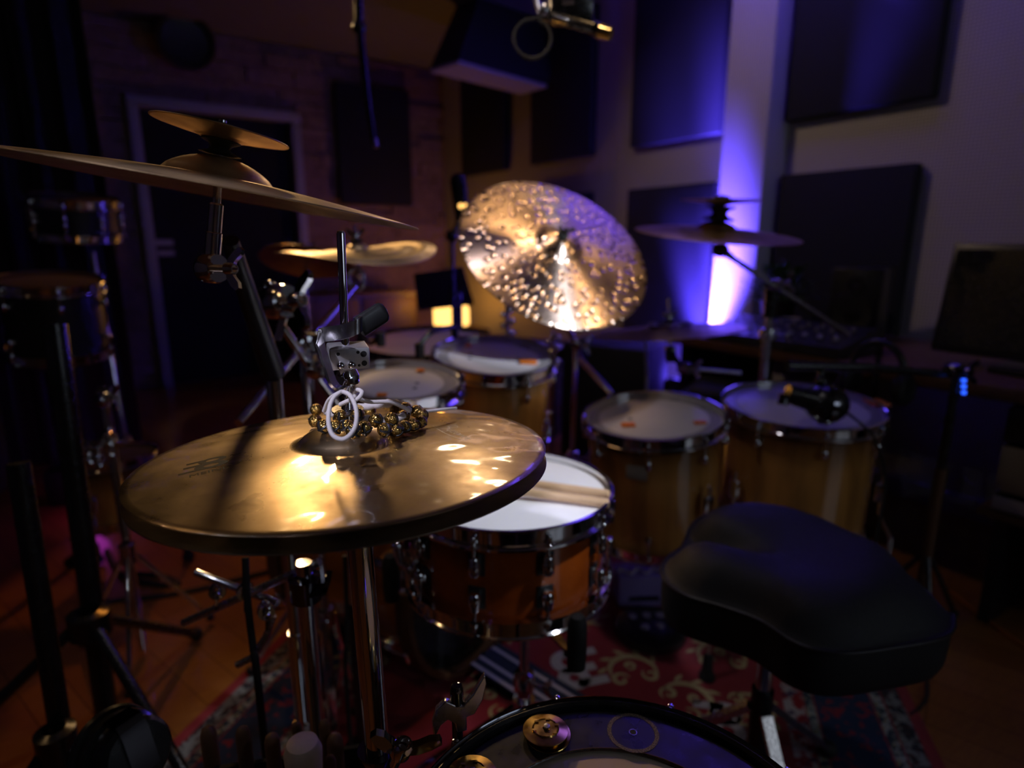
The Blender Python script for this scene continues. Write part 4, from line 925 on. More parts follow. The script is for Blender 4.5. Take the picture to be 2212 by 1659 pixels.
n_ = noise(nt, objco(nt), 45, 4); nt.links.new(ramp(nt, n_, [(.35, .24), (.7, .42)]), b.inputs['Roughness']); M['steel'] = m
MB().lathe([(.128, .0), (.176, .0), (.177, .0015), (.176, .003), (.1285, .003), (.1275, .0015)], None, 128, True).build('ring_plate', M['steel'], jp)
MB().lathe([(.1272, .0008), (.1285, .0031), (.1292, .0031)], None, 96).build('ring_edge', M['woodtop'], jp)
def polar(a, r): return V((r * math.cos(a), r * math.sin(a), .003))
A0 = math.radians(110); st = math.radians(33)
for k in range(-1, 11):
    a = A0 + k * st
    if k in (-1,) or k > 8: continue
    c = polar(a, .1535); jn = None
    for lv_, tl_ in ((.0012, .06), (.0062, -.10)):
        Mx = Matrix.Translation(c + V((.0012 * (1 if lv_ < .003 else -1), 0, lv_))) @ Matrix.Rotation(tl_ * .6, 4, 'X')
        prof = [(.003, .0022), (.0115, .0022), (.0125, .0030), (.0135, .0018), (.0225, .0004), (.0228, .0), (.0225, -.0004), (.0130, .0010), (.003, .0014)]
        j_ = MB().lathe(prof, Mx, 48, True); 
        if lv_ > .003:
            for q_ in range(6): j_.box((.0118 * math.cos(q_ * PI / 3 + .3), .0118 * math.sin(q_ * PI / 3 + .3), .0031), (.0042, .0022, .0007), Mx, 0)
        o = j_.build('brass_jingle', M['brass'], jp)
    MB().cyl(c, c + V((0, 0, .0105)), .0016).lathe([(0, .0095), (.0034, .0095), (.003, .0112), (0, .0116)], Matrix.Translation(c), 16).build('jingle_pin', M['satin'], jp)
c = polar(A0 - st, .1515)
m, nt, b = newmat('worn_print'); setp(b, col=(.32, .24, .15), rough=.6)
n_ = noise(nt, objco(nt), 900, 2); nt.links.new(ramp(nt, n_, [(.42, (.04, .035, .03)), (.6, (.34, .26, .17))]), b.inputs['Base Color']); M['worn'] = m
MB().lathe([(.0215, .0002), (.0255, .0002), (.0255, .0004), (.0215, .0004)], Matrix.Translation(c), 64, True).build('wear_ring', M['worn'], jp)
MB().lathe([(0, .0002), (.0034, .0002), (.0034, .0004), (0, .0004)], Matrix.Translation(c), 24).build('rivet_hole', M['rubber'], jp)
MB().lathe([(.0034, .0002), (.0040, .0002), (.0040, .0006), (.0034, .0006)], Matrix.Translation(c), 24, True).build('hole_rim', M['satin'], jp)
# little stand for it
t = thing('snare_stand', 'dark stand carrying the black hooped drum at the bottom edge', 'stand', (RC_.x, RC_.y, 0))
for a in (20, 140, 260):
    d = V((math.cos(math.radians(a)), math.sin(math.radians(a)), 0)); MB().ribbon([V((RC_.x, RC_.y, .38)) + d * .01, V((RC_.x, RC_.y, .40)) + d * .1, V((RC_.x, RC_.y, .455)) + d * .18], V((-d.y, d.x, 0)) * .014, .007).build('basket_arm', M['blackmetal'], t, True)
stand_base(t, RC_.x, RC_.y, .39, ('blackmetal', 'rubber'), spread=.09, a0=.2, hub=.2, zlow=.25)
# ------------------------------------------------------------------ threaded rod with big wing nut in front
t = thing('clamp_post', 'chrome post with a large wing nut beside the black hooped drum', 'stand clamp', (0, 0, 0))
w0, w1 = at(984, 1478, .60), at(986, 1658, .47)
wx, wy = w0.x + .001, w0.y
MB().cyl((wx, wy, .0), (wx, wy, w0.z - .022), .0055, None, 24).build('post', M['gunmetal'], t, True)
kn_ = MB(); prof = [(0, -.024), (.0052, -.024)] + [(.0052 + (.0003 if k % 2 else 0), -.022 + k * .0011) for k in range(16)] + [(.0050, -.0035), (.0042, -.0008), (0, .0)]
prof = [(a_ * 1.22, b_ * 1.22) for a_, b_ in prof]; kn_.lathe(prof, Matrix.Translation((wx, wy, w0.z)), 28).build('knurled_tip', M['gunmetal'], t, True)
wl = [(x_ * 1.22, y_ * 1.22) for x_, y_ in [(.003, -.0165), (.012, -.0085), (.0185, .0005), (.0232, .0065), (.0236, -.002), (.0195, -.0145), (.0115, -.0255), (.005, -.0265), (.004, -.038), (-.004, -.038), (-.005, -.030), (-.010, -.0255), (-.016, -.0290), (-.0205, -.0365), (-.0225, -.0365), (-.0225, -.026), (-.018, -.0150), (-.010, -.0095), (-.003, -.0145)]]
wm = frame((wx, wy, w0.z - .0015), (.18, -1, .12), (1, .18, .08))
MB().prism([(x, y) for x, y in wl], -.0042, .0042, wm).build('wing_nut', M['leverm'], t, True, 40, .0014)
MB().lathe([(0, 0), (.03, 0), (.03, .008), (.012, .02), (0, .02)], Matrix.Translation((wx, wy, .0073)), 32).build('round_base', M['blackmetal'], t, True)
t.location = (wx, wy, 0)
for ch in t.children: ch.matrix_parent_inverse = Matrix.Translation((-wx, -wy, 0))
# ------------------------------------------------------------------ glossy black handle at the lower left
gc = at(268, 1622, .42)
t = thing('hardware_clamp', 'glossy black rounded clamp knob with a ribbed rim at the lower left', 'clamp', (gc.x, gc.y, 0))
gm = frame(gc, (.80, -.42, .30), (0, 0, 1))
MB().lathe([(0, -.020), (.020, -.020), (.026, -.018), (.0285, -.013), (.0275, -.009), (.0252, -.0075), (.0262, -.004), (.0255, .0005), (.0225, .003), (.0225, .018), (.020, .021), (0, .022)], gm, 64).build('ribbed_knob', M['blackmetal'], t, True)
MB().ribbon([gm @ V((-.012, 0, .0226)), gm @ V((.015, .0, .0232)), gm @ V((.0235, 0, .020)), gm @ V((.026, 0, .006))], gm.to_3x3() @ V((0, .017, 0)), .0022).build('steel_strap', M['gunmetal'], t, True, 40)
MB().cyl((gc.x, gc.y, .0), (gc.x, gc.y, gc.z - .0), .0075).build('post', M['blackmetal'], t, True)
MB().lathe([(0, 0), (.07, 0), (.07, .008), (.015, .02), (0, .02)], Matrix.Translation((gc.x, gc.y, 0)), 32).build('round_base', M['blackmetal'], t, True)
# ------------------------------------------------------------------ clamp stand with crossed rods, left under the hi-hat
c0 = at(655, 1215, .80)
t = thing('clamp_stand', 'chrome stand with two crossed rods left of the hi-hat tube', 'stand', (c0.x, c0.y, 0))
stand_base(t, c0.x, c0.y, c0.z, spread=.08, a0=2.0, r=.0145, zlow=.30)
MB().lathe([(.0115, -.02), (.020, -.018), (.021, .014), (.0115, .016)], Matrix.Translation((c0.x, c0.y, c0.z - .035)), 32, True).build('collar', M['gunmetal'], t, True)
MB().ribbon([V((c0.x + .012, c0.y - .012, c0.z - .036)), V((c0.x + .030, c0.y - .014, c0.z - .030)), V((c0.x + .036, c0.y - .013, c0.z - .012))], V((0, .010, .010)), .007).build('collar_wing', M['gunmetal'], t, True)
MB().cyl(at(397, 1345, .89), at(690, 1214, .805), .0055).build('cross_rod', M['satin'], t, True)
MB().cyl(at(424, 1237, .87), at(600, 1303, .84), .0055).build('cross_rod', M['chrome'], t, True)
for px, py, d_ in ((470, 1275, .87), (575, 1318, .83), (530, 1276, .85)): clamp(t, at(px, py, d_), (.4, -.9, .2), 'chrome', .65, 'rod_clamp')
MB().tube([at(590, 1330, .84), at(575, 1375, .84), at(545, 1420, .84), at(512, 1437, .84)], .005, 10).build('hook_arm', M['satin'], t, True)
# ------------------------------------------------------------------ sticks and mallets in a bag
bg = at(600, 1655, .72)
bag = thing('stick_bag', 'dark open stick bag holding the wooden sticks and beaters at the bottom', 'stick bag', (bg.x, bg.y, 0))
bz = bg.z - .06
bgm = frame((bg.x, bg.y, 0), (0, 0, 1), (1, .2, 0))
bp = MB(); h = [(.095, .04), (.095, -.04), (-.095, -.04), (-.095, .04)]
for (x, y, dx, dy) in ((0, .045, .2, .006), (0, -.045, .2, .006), (.1, 0, .006, .09), (-.1, 0, .006, .09)): bp.box((x, y, (bz + .06) / 2 + .03), (dx, dy, bz - .06), bgm)
bp.build('bag_wall', M['cloth'], bag, True); MB().box((0, 0, .062), (.2, .09, .006), bgm).build('bag_base', M['cloth'], bag, True)
for x in (-.08, .08): MB().cyl(bgm @ V((x, 0, .0)), bgm @ V((x, 0, .06)), .008).build('leg', M['blackmetal'], bag, True)
SG = 'sticks and beaters in the bag'
for px, py, d_, r, lab in ((448, 1570, .75, .0095, 'leftmost wooden beater standing in the dark stick bag'), (523, 1570, .74, .0085, 'wooden beater between the leftmost one and the small felt mallet in the bag'), (586, 1585, .70, .0085, 'wooden beater just left of the big pale felt mallet'),
                           (700, 1555, .73, .0065, 'tallest thin stick behind the big pale felt mallet'), (722, 1585, .72, .0095, 'thick wooden beater right of the big pale felt mallet'), (712, 1632, .68, .0065, 'short pale stick tip in front of the right wooden beater'), (640, 1560, .76, .006, 'thin stick standing behind the big pale felt mallet')):
    p = at(px, py, d_); L = p.z - .075; lean = V((random.uniform(-.02, .02), 0.0, 1)).normalized()
    o = MB().lathe([(0, 0), (r * .8, 0), (r * .95, .02), (r, L * .6), (r, L - r * 1.2), (r * .8, L - r * .45), (r * .4, L - r * .08), (0, L)], None, 24).build('drumstick', M['darkstick']); o.matrix_basis = Matrix.Translation((p.x, p.y, .075)); tag(o, lab, 'drumstick', SG)
p = at(652, 1597, .66); L = p.z - .09
mt = thing('felt_mallet', 'big pale felt mallet standing in the dark stick bag', 'mallet', (p.x, p.y, .09), SG)
MB().lathe([(0, 0), (.006, 0), (.006, L - .03), (0, L - .03)], None, 20).build('handle', M['darkstick'], mt)
MB().lathe([(0, L - .048), (.012, L - .048), (.019, L - .040), (.020, L - .016), (.016, L - .004), (.008, L), (0, L)], None, 32).build('felt_head', M['felt'], mt)
# ------------------------------------------------------------------ floor pieces near the snare
pc = at_z(1150, 1475, .03)
t = thing('pedal', 'navy footboard with pale stripes on the rug under the snare', 'pedal', (pc.x, pc.y, 0))
pa, pb = at_z(1060, 1420, .05), at_z(1215, 1520, .03)
dirp = (pb - pa); dirp.z = 0; dirp.normalize(); wp = V((-dirp.y, dirp.x, 0))
P0 = pa - dirp * .02; 
def strip(a, b_, wd, th): return MB().ribbon([a, b_], wp * wd, th)
strip(V((P0.x, P0.y, .05)), V((pb.x, pb.y, .028)) + dirp * .03, .11, .006).build('footboard', M['navy'], t, True)
for off in (-.048, -.018, .03):
    strip(V((P0.x, P0.y, .0538)) + wp * off, V((pb.x, pb.y, .0318)) + dirp * .03 + wp * off, .009, .001).build('pale_stripe', M['bluetrim'], t, True)
strip(V((P0.x, P0.y, .010)), V((pb.x, pb.y, .010)) + dirp * .03, .09, .006).build('base_plate', M['blackmetal'], t, True)
MB().cyl(V((P0.x, P0.y, .0)) , V((P0.x, P0.y, .05)), .012).build('heel_post', M['blackmetal'], t, True)
pc = at_z(1405, 1352, .03)
t = thing('foot_controller', 'round black foot controller with pale buttons on the rug', 'foot controller', (pc.x, pc.y, 0))
MB().lathe([(0, 0.007), (.092, .007), (.098, .012), (.096, .030), (.085, .038), (0, .040)], None, 56).build('housing', M['plastic'], t)
for x, y in ((-.045, .03), (-.005, .035), (.035, .035), (-.02, -.02), (.022, -.015)):
    MB().lathe([(0, .040), (.012, .039), (.012, .0435), (0, .0445)], Matrix.Translation((x, y, 0)), 24).build('button', M['lilac'], t)
pc = at_z(1380, 1290, .02) + V((0, .01, 0))
M['pur'] = plain('violet_box', (.26, .20, .52), .5, 0., .1, 30)
t = thing('effects_box', 'violet box with a dark slot behind the round foot controller', 'box', frame((pc.x, pc.y, .0078), (0, 0, 1), (1, .05, 0)))
MB().box((0, 0, .05), (.145, .09, .10), None, .006).build('case', M['pur'], t)
MB().box((.005, -.046, .03), (.09, .003, .014)).build('slot', M['plastic'], t)
rp_ = [V((-.07 + .01 * k, -.02 + .012 * math.sin(k * 1.3), .106)) for k in range(15)]
o = MB().tube(curve([t.matrix_basis @ p for p in rp_], 4), .004, 8).build('patch_cable', M['rope']); tag(o, 'crumpled pale cable lying on the violet effects box', 'cable')
# cables
def cable(label, pts, r=.0035, mat='rubber', name='cable', cat='cable'):
    o = MB().tube(curve(pts, 8), r, 8).build(name, M[mat]); return tag(o, label, cat)
p = at(1394, 738, 1.95); 
cable('pale cable hanging straight down below the low flat cymbal', [p, at(1397, 790, 1.95), at(1396, 850, 1.95), V((at(1396, 850, 1.95).x, at(1396, 850, 1.95).y, .25)), V((at(1396, 850, 1.95).x, at(1396, 850, 1.95).y + .05, .013))], .0055, 'lilac')
cable('orange cable running over the floor behind the throne', [at_z(2300, 1450, .005), at_z(2200, 1388, .005), at_z(2120, 1330, .005), at_z(2055, 1278, .0065)], .006, 'orangecable')
k0 = at(530, 1205, .82)
cable('black cable hanging down left of the hi-hat tube', [k0, at(535, 1300, .82), at(547, 1400, .82), at(560, 1500, .82), V((at(560, 1500, .82).x, at(560, 1500, .82).y, .013))], .005)
cable('black cable hanging in front of the bass drum shell', [at(745, 1200, 1.15), at(748, 1280, 1.16), at(750, 1380, 1.17), at(746, 1440, 1.18), V((at(746, 1440, 1.18).x, at(746, 1440, 1.18).y, .012))], .0045)
cable('thin black cable curling over the floor past the throne', [at_z(2000, 1440, .005), at_z(2002, 1500, .005), at_z(1985, 1530, .005), at_z(1965, 1545, .005)], .004)
cable('black cable lying across the wooden floor at the left', [at_z(150, 1330, .005), at_z(240, 1300, .005), at_z(330, 1290, .005), at_z(420, 1275, .005), at_z(520, 1250, .005), at_z(600, 1230, .005)], .009)
cable('second black cable looping on the wooden floor at the left', [at_z(230, 1190, .005), at_z(262, 1240, .005), at_z(330, 1262, .005), at_z(385, 1262, .005), at_z(350, 1245, .005), at_z(290, 1240, .005)], .010)
# ------------------------------------------------------------------ dark stands and drums on the left
def pole_stand(name, label, px0, py0, px1, py1, d_, r, mat='blackmetal', legs_=True, cat='stand', spread=.3, a0=.3):
    a, b_ = at(px0, py0, d_), at(px1, py1, d_); t = thing(name, label, cat, (b_.x, b_.y, 0))
    MB().cyl((b_.x, b_.y, .02), a, r).build('post', M[mat], t, True)
    if legs_:
        for k in range(3):
            an = a0 + k * 2 * PI / 3; d = V((math.cos(an), math.sin(an), 0)); p1 = V((b_.x, b_.y, .022)) + d * spread
            l = MB().cyl(V((b_.x, b_.y, .30)) + d * r, p1, r * .55).build('leg', M[mat], t, True); MB().ball(p1, r * .8 if r > .013 else .012, 12).build('rubber_foot', M['rubber'], l, True)
        MB().lathe([(r, -.03), (r * 1.8, -.025), (r * 1.8, .025), (r, .03)], Matrix.Translation((b_.x, b_.y, .30)), 20, True).build('leg_collar', M[mat], t, True)
    return t
t = pole_stand('microphone_stand', 'heavy black tripod stand in the dark left corner', 118, 700, 165, 1180, 1.25, .022, 'blackmetal', True, spread=.36, a0=-.55)
t = pole_stand('percussion_stand', 'thin chrome rod stand with a blue glint under the small dark snare', 200, 545, 268, 905, 2.42, .009, 'chrome', True, spread=.16)
SD = at(160, 432, 2.42)
sd = drum('piccolo_snare', 'small dark snare high on a thin stand at the left', SD, (.12, -.12, 1), .162, .135, 'plastic', 'cloth', 8, .35, cat='drum')
DT = at(110, 610, 1.9)
dt_ = drum('hand_drum', 'dark drum with faint chrome lugs below the small left snare', DT, (.1, -.1, 1), .15, .22, 'plastic', 'cloth', 6, .2, cat='drum')
t = thing('percussion_stand', 'dark post under the drum with faint chrome lugs', 'stand', (DT.x, DT.y, 0))
MB().cyl((DT.x - .07, DT.y + .02, 0.01), (DT.x - .07, DT.y + .02, DT.z - .235), .012).lathe([(0, 0), (.05, 0), (.05, .01), (.02, .03), (0, .03)], Matrix.Translation((DT.x - .07, DT.y + .02, 0)), 32).build('post', M['blackmetal'], t, True)
cs = at(232, 960, 1.55)
t = pole_stand('percussion_stand', 'chrome stand with clamps catching bright blue light at the left', 222, 835, 262, 1100, 1.55, .011, 'chrome', True, spread=.18, a0=.9)
for px, py, ax in ((228, 862, (.8, -.5, .2)), (188, 968, (.9, -.3, .1)), (203, 992, (.7, -.6, .3)), (235, 945, (.6, -.7, 0))): clamp(t, at(px, py, 1.53), ax, 'chrome', 1.1, 'clamp')
MB().cyl(at(165, 975, 1.53), at(270, 955, 1.53), .008).build('cross_arm', M['chrome'], t, True)
MB().cyl(at(215, 848, 1.53), at(243, 842, 1.53), .010).build('top_clamp', M['chrome'], t, True)
SA = at(245, 985, 1.95)
sa = drum('tambour_drum', 'dim amber drum half hidden behind the blue lit clamps at the left', SA, (.0, .05, 1), .13, .20, 'ftom', 'cloth', 6, .1, cat='drum')
legs(sa, frame(SA, (.0, .05, 1)), .13, .20, (.6, 2.7, 4.8))
t = pole_stand('tripod_stand', 'black tripod with spread legs on the wood at the far lower left', 40, 1000, 92, 1450, .95, .016, 'blackmetal', True, spread=.26, a0=-.2)
# black box with a coloured glow on the far left floor
bx = at_z(60, 1160, .0)
t = thing('light_fixture', 'low dark floor light glowing magenta in the left corner', 'light', frame((bx.x, bx.y + .35, 0), (0, 0, 1), (-1, -.2, 0)))
MB().box((0, 0, .09), (.26, .16, .14), None, .02).build('housing', M['par'], t); MB().box((0, -.083, .09), (.2, .006, .09)).build('lens', M['magenta'], t); MB().box((0, 0, .012), (.2, .14, .02)).build('foot_plate', M['blackmetal'], t)
ap = at(20, 900, 2.6)
t = thing('guitar_amplifier', 'dark amplifier cabinet with a faint pale badge in the left corner', 'amplifier', frame((ap.x - .35, ap.y - .15, 0), (0, 0, 1), (1, .35, 0)))
MB().box((0, 0, .30), (.62, .30, .56), None, .015).build('cabinet', M['vinyl'], t); MB().box((0, -.152, .27), (.56, .008, .44)).build('grille_cloth', M['cloth'], t); MB().box((.22, -.158, .46), (.05, .004, .02)).build('badge', M['satin'], t)
for x in (-.25, .25): MB().lathe([(0, 0), (.02, 0), (.02, .02), (0, .02)], Matrix.Translation((x, 0, 0)), 16).build('foot', M['rubber'], t)
# small pale label seen on the dark door
lp = on_q(360, 575, QB - .0)
o = MB().box((0, 0, .045), (.13, .006, .045)).box((0.01, 0, -.03), (.11, .006, .04)).build('door_sign', M['lilac']); o.matrix_basis = frame(rm(lp.dot(PN), QB + .022, 1.02), (0, 0, 1), PN); tag(o, 'faint pale two part label on the dark door', 'label')
# round dark fixture up on the stone wall
wq = on_q(400, 92, QB - .16)
t = thing('wall_spotlight', 'round dark spotlight high on the wall at upper left', 'light', frame(wq, -QA, (0, 0, 1)))
MB().lathe([(0, -.06), (.12, -.06), (.17, -.02), (.185, .03), (.18, .05), (.165, .05), (.15, .02), (0, .0)], None, 48).build('housing', M['par'], t)
MB().lathe([(.168, .049), (.185, .049), (.185, .056), (.168, .056)], None, 48, True).build('front_rim', M['gunmetal'], t); MB().box((0, 0, -.085), (.05, .05, .06)).build('wall_bracket', M['blackmetal'], t)
# hanging boom microphone
t = thing('microphone_boom', 'black microphone boom hanging down from the ceiling in front of the stone wall', 'microphone', (0, 0, 0))
h0, h1, h2, h3 = at(783, -60, 2.3), at(776, 60, 2.3), at(790, 180, 2.3), at(808, 312, 2.3)
MB().cyl((h0.x, h0.y, 2.549), h1, .016).cyl(h1, h2, .015).build('boom_tube', M['blackmetal'], t, True)
MB().ball(h1, .026, 16).build('boom_joint', M['blackmetal'], t, True)
MB().cyl(h2, h3, .012, .010).build('microphone_body', M['blackmetal'], t, True); MB().cyl(at(810, 300, 2.29), at(813, 318, 2.29), .009).build('microphone_tip', M['satin'], t, True)
MB().lathe([(0, -.012), (.06, -.012), (.06, 0), (0, 0)], Matrix.Translation((h0.x, h0.y, 2.5495)), 28).build('ceiling_plate', M['blackmetal'], t, True)
t.location = (h0.x, h0.y, 2.5495)
for ch in t.children: ch.matrix_parent_inverse = Matrix.Translation((-h0.x, -h0.y, -2.5495))
# overhead clamp with a cable loop
t = thing('overhead_clamp', 'chrome overhead clamp and black joint hanging in at the top edge', 'microphone clamp', (0, 0, 0))
D_ = 1.45; ctop = at(1225, -20, D_)
MB().cyl((ctop.x, ctop.y, ctop.z), (ctop.x, ctop.y, 2.549), .016).build('drop_pole', M['blackmetal'], t, True)
MB().lathe([(0, -.012), (.06, -.012), (.06, 0), (0, 0)], Matrix.Translation((ctop.x, ctop.y, 2.5495)), 28).build('ceiling_plate', M['blackmetal'], t, True)
MB().box((0, 0, 0), (.10, .05, .07), frame(at(1235, 20, D_), (0, -.2, 1), (1, .1, -.25)), .012).build('clamp_body', M['blackmetal'], t, True)
MB().cyl(at(1197, 38, D_ - .04), at(1228, 47, D_ - .05), .0075).build('chrome_bar', M['chrome'], t, True)
MB().cyl(at(1214, 6, D_ - .04), at(1240, 4, D_ - .04), .0065).build('chrome_bar', M['chrome'], t, True)
MB().cyl(at(1158, -8, D_ - .02), at(1165, 24, D_ - .03), .006).build('chrome_bar', M['satin'], t, True)
MB().ball(at(1176, 22, D_ - .03), .014, 18, None, (1, 1, 1.2)).build('chrome_knob', M['satin'], t, True)
MB().cyl(at(1170, 30, D_ - .02), at(1280, 62, D_ - .02), .012).build('joint_arm', M['blackmetal'], t, True)
MB().cyl(at(1278, 58, D_), at(1300, 72, D_), .016).build('joint_knob', M['gunmetal'], t, True)
MB().cyl(at(1296, 68, D_ - .01), at(1320, 74, D_ - .02), .017, .015, 28).build('end_cap', M['brass'], t, True)
t.location = (ctop.x, ctop.y, 2.5495)
for ch in t.children: ch.matrix_parent_inverse = Matrix.Translation((-ctop.x, -ctop.y, -2.5495))
lc = [at(1150 + 40 * math.cos(a) , 84 + 42 * math.sin(a), D_ - .03) for a in [(-1.15 + 5.6 * k / 20) for k in range(21)]]
cable('black cable loop hanging under the overhead clamp', [at(1172, 26, D_ - .03)] + lc + [at(1135, 44, D_ - .03), at(1180, 36, D_ - .03)], .0045)
# ------------------------------------------------------------------ far corner: lamp, sideboard, music stand, mics
lq = at(975, 682, 5.0)
t = thing('side_table', 'low dark table carrying the glowing lamp in the far corner', 'table', frame((lq.x, lq.y, 0), (0, 0, 1), PN))
ztb = lq.z - .105
MB().box((0, 0, ztb - .015), (.5, .36, .03), None, .004).build('table_top', M['woodtop'], t)
for x in (-.22, .22):
    for y in (-.15, .15): MB().box((x, y, (ztb - .03) / 2), (.04, .04, ztb - .03)).build('leg', M['woodtop'], t)
t = thing('table_lamp', 'glowing yellow lamp with squared shade in the far corner', 'lamp', frame((lq.x, lq.y, ztb + .0005), (0, 0, 1), (1, .1, 0)))
MB().box((0, 0, .011), (.14, .10, .02), None, .004).build('lamp_base', M['woodtop'], t)
MB().box((0, 0, .105), (.285, .13, .155), None, .022).build('lamp_shade', M['lampglow'], t)
s0_, s1_ = on_q(645, 640, 4.72), on_q(905, 640, 4.72)
p0, p1 = s0_.dot(PN), s1_.dot(PN); zs = at(780, 645, 4.4).z
t = thing('sideboard', 'long low dark sideboard along the stone wall', 'sideboard', rm((p0 + p1) / 2, 4.95, 0)); t.matrix_basis = Matrix.Translation(rm((p0 + p1) / 2, 4.95, 0)) @ ROOM
W_ = p1 - p0
MB().box((0, 0, zs - .015), (W_, .42, .03), None, .004).build('worktop', M['woodtop'], t); MB().box((0, .01, (zs - .03) / 2 + .04), (W_ - .03, .38, zs - .11)).build('cabinet', M['plastic'], t); MB().box((0, .02, .03), (W_ - .1, .32, .06)).build('plinth', M['plastic'], t)
for i in (-1, 1):
    d_ = MB().box((i * W_ / 4, -.19, (zs - .03) / 2 + .04), (W_ / 2 - .03, .018, zs - .14), None, .003).build('door', M['woodtop'], t); MB().box((i * .05, -.205, (zs) / 2 + .1), (.012, .016, .1)).build('handle', M['satin'], d_)
mq = at(955, 625, 3.05)
t = thing('music_stand', 'black music stand silhouetted against the glowing lamp', 'music stand', (mq.x, mq.y, 0))
A_ = [at(893, 592, 3.10), at(1000, 577, 3.10), at(1024, 655, 3.00), at(903, 668, 3.00)]
nn = (A_[1] - A_[0]).cross(A_[3] - A_[0]).normalized() * .004
MB().add([p - nn for p in A_] + [p + nn for p in A_], [[0, 1, 2, 3], [7, 6, 5, 4], [0, 1, 5, 4], [1, 2, 6, 5], [2, 3, 7, 6], [3, 0, 4, 7]]).build('desk_plate', M['plastic'], t, True, 0)
MB().ribbon([A_[3] + V((0, -.03, 0)), A_[2] + V((0, -.03, 0))], V((0, .05, 0)), .004).build('ledge', M['plastic'], t, True)
pb = at(990, 700, 3.03)
MB().cyl((pb.x, pb.y, .02), (pb.x, pb.y, at(985, 630, 3.06).z), .022).build('post', M['blackmetal'], t, True); MB().lathe([(0, 0), (.09, 0), (.09, .01), (.03, .03), (0, .03)], Matrix.Translation((pb.x, pb.y, 0)), 32).build('round_base', M['blackmetal'], t, True)
# mic arm on larger rack tom
def tom_mic(label, p_head, p_arm, p_clip, hs=.012):
    t = thing('tom_microphone', label, 'microphone', V(p_clip))
    MB().cyl(p_clip, V(p_clip) + V((0, 0, .035)), .010).build('rim_clip', M['plastic'], t, True)
    MB().tube(curve([V(p_clip) + V((0, 0, .03)), p_arm, V(p_head) + V((0, 0, .035))], 6), .007, 10).build('clip_arm', M['plastic'], t, True)
    MB().cyl(V(p_head) + V((0, 0, .04)), V(p_head), hs, hs * .9).build('microphone_head', M['plastic'], t, True)
tom_mic('black clip-on microphone at the back rim of the larger rack tom', at(907, 775, 1.60), at(935, 716, 1.62), at(983, 742, 1.745) + V((0, 0, .018)), .013)
tom_mic('black clip-on microphone in front of the large cream drum', at(823, 748, 1.72), at(800, 742, 1.76), at(775, 752, 1.86) + V((0, .02, .012)), .014)
pm = at(992, 440, 2.7)
t = thing('microphone', 'black microphone body with two amber glints left of the big ride', 'microphone', (pm.x, pm.y, 0))
MB().cyl(at(990, 392, 2.7), at(1000, 478, 2.7), .036, .032, 28).build('microphone_body', M['blackmetal'], t, True); MB().ball(at(990, 392, 2.7), .036, 20).build('grille', M['satin' if 0 else 'blackmetal'], t, True)
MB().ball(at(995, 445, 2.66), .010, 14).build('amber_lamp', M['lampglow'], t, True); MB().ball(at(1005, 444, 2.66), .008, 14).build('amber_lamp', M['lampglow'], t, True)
MB().cyl(at(978, 508, 2.7), at(996, 470, 2.7), .012).ball(at(976, 510, 2.7), .028, 16).build('swivel', M['blackmetal'], t, True)
b_ = at(976, 510, 2.7); MB().cyl((b_.x, b_.y, .02), b_, .009).build('post', M['blackmetal'], t, True); MB().lathe([(0, 0), (.07, 0), (.07, .01), (.03, .03), (0, .03)], Matrix.Translation((b_.x, b_.y, 0)), 32).build('round_base', M['blackmetal'], t, True)
# far keyboard table right of the lamp
kq = at(1110, 735, 3.6)
t = thing('keyboard', 'dark flat keyboard on a stand behind the larger rack tom', 'keyboard', frame((kq.x, kq.y, kq.z), (0, 0, 1), (1, -.5, 0)))
MB().box((0, 0, -.03), (.95, .28, .06), None, .008).build('case', M['plastic'], t); MB().box((0, -.05, .001), (.85, .13, .004)).build('key_bed', M['lilac'], t)
for x in (-.3, .3): MB().box((x, 0, -.06 - (kq.z - .06) / 2), (.04, .24, kq.z - .062)).build('leg', M['blackmetal'], t)
# par can washing the pillar
pq = rm(PP - .075, PQ1 + .097, 0)
t = thing('floor_light', 'black floor light throwing blue light up the pillar', 'light', (pq.x, pq.y, 0))
pd = (V((0, 0, 1)) + PN * .22).normalized()
pz = .30
MB().lathe([(.0, -.10), (.06, -.09), (.085, -.03), (.09, .05), (.084, .05), (.078, -.02), (0, -.03)], frame((pq.x, pq.y, pz), pd), 40).build('housing', M['par'], t, True)
MB().lathe([(0, -.012), (.076, -.012), (.076, -.008), (0, -.008)], frame((pq.x, pq.y, pz), pd), 40).build('lens', M['bluelens'], t, True)
MB().tube([V((pq.x, pq.y, pz)) + QA * .095, V((pq.x, pq.y, .02)) + QA * .105, V((pq.x, pq.y, .012)) - QA * .105, V((pq.x, pq.y, pz)) - QA * .095], .010, 8).build('yoke', M['blackmetal'], t, True)
mo = at(1535, 842, 2.45)
t = thing('stage_monitor', 'dark wedge shaped box with rounded top between the two floor toms', 'loudspeaker', frame((mo.x, mo.y, .0076), (0, 0, 1), (.9, -.45, 0)))
MB().prism([(-.2, 0.02), (.2, 0.02), (.2, mo.z - .05), (.12, mo.z + .03), (-.05, mo.z + .035), (-.2, mo.z - .12)], -.15, .15, Matrix.Rotation(PI / 2, 4, 'X')).build('cabinet', M['vinyl'], t, False, 40, .03)
for x in (-.15, .15): MB().box((x, 0, .01), (.04, .25, .02)).build('foot', M['rubber'], t)
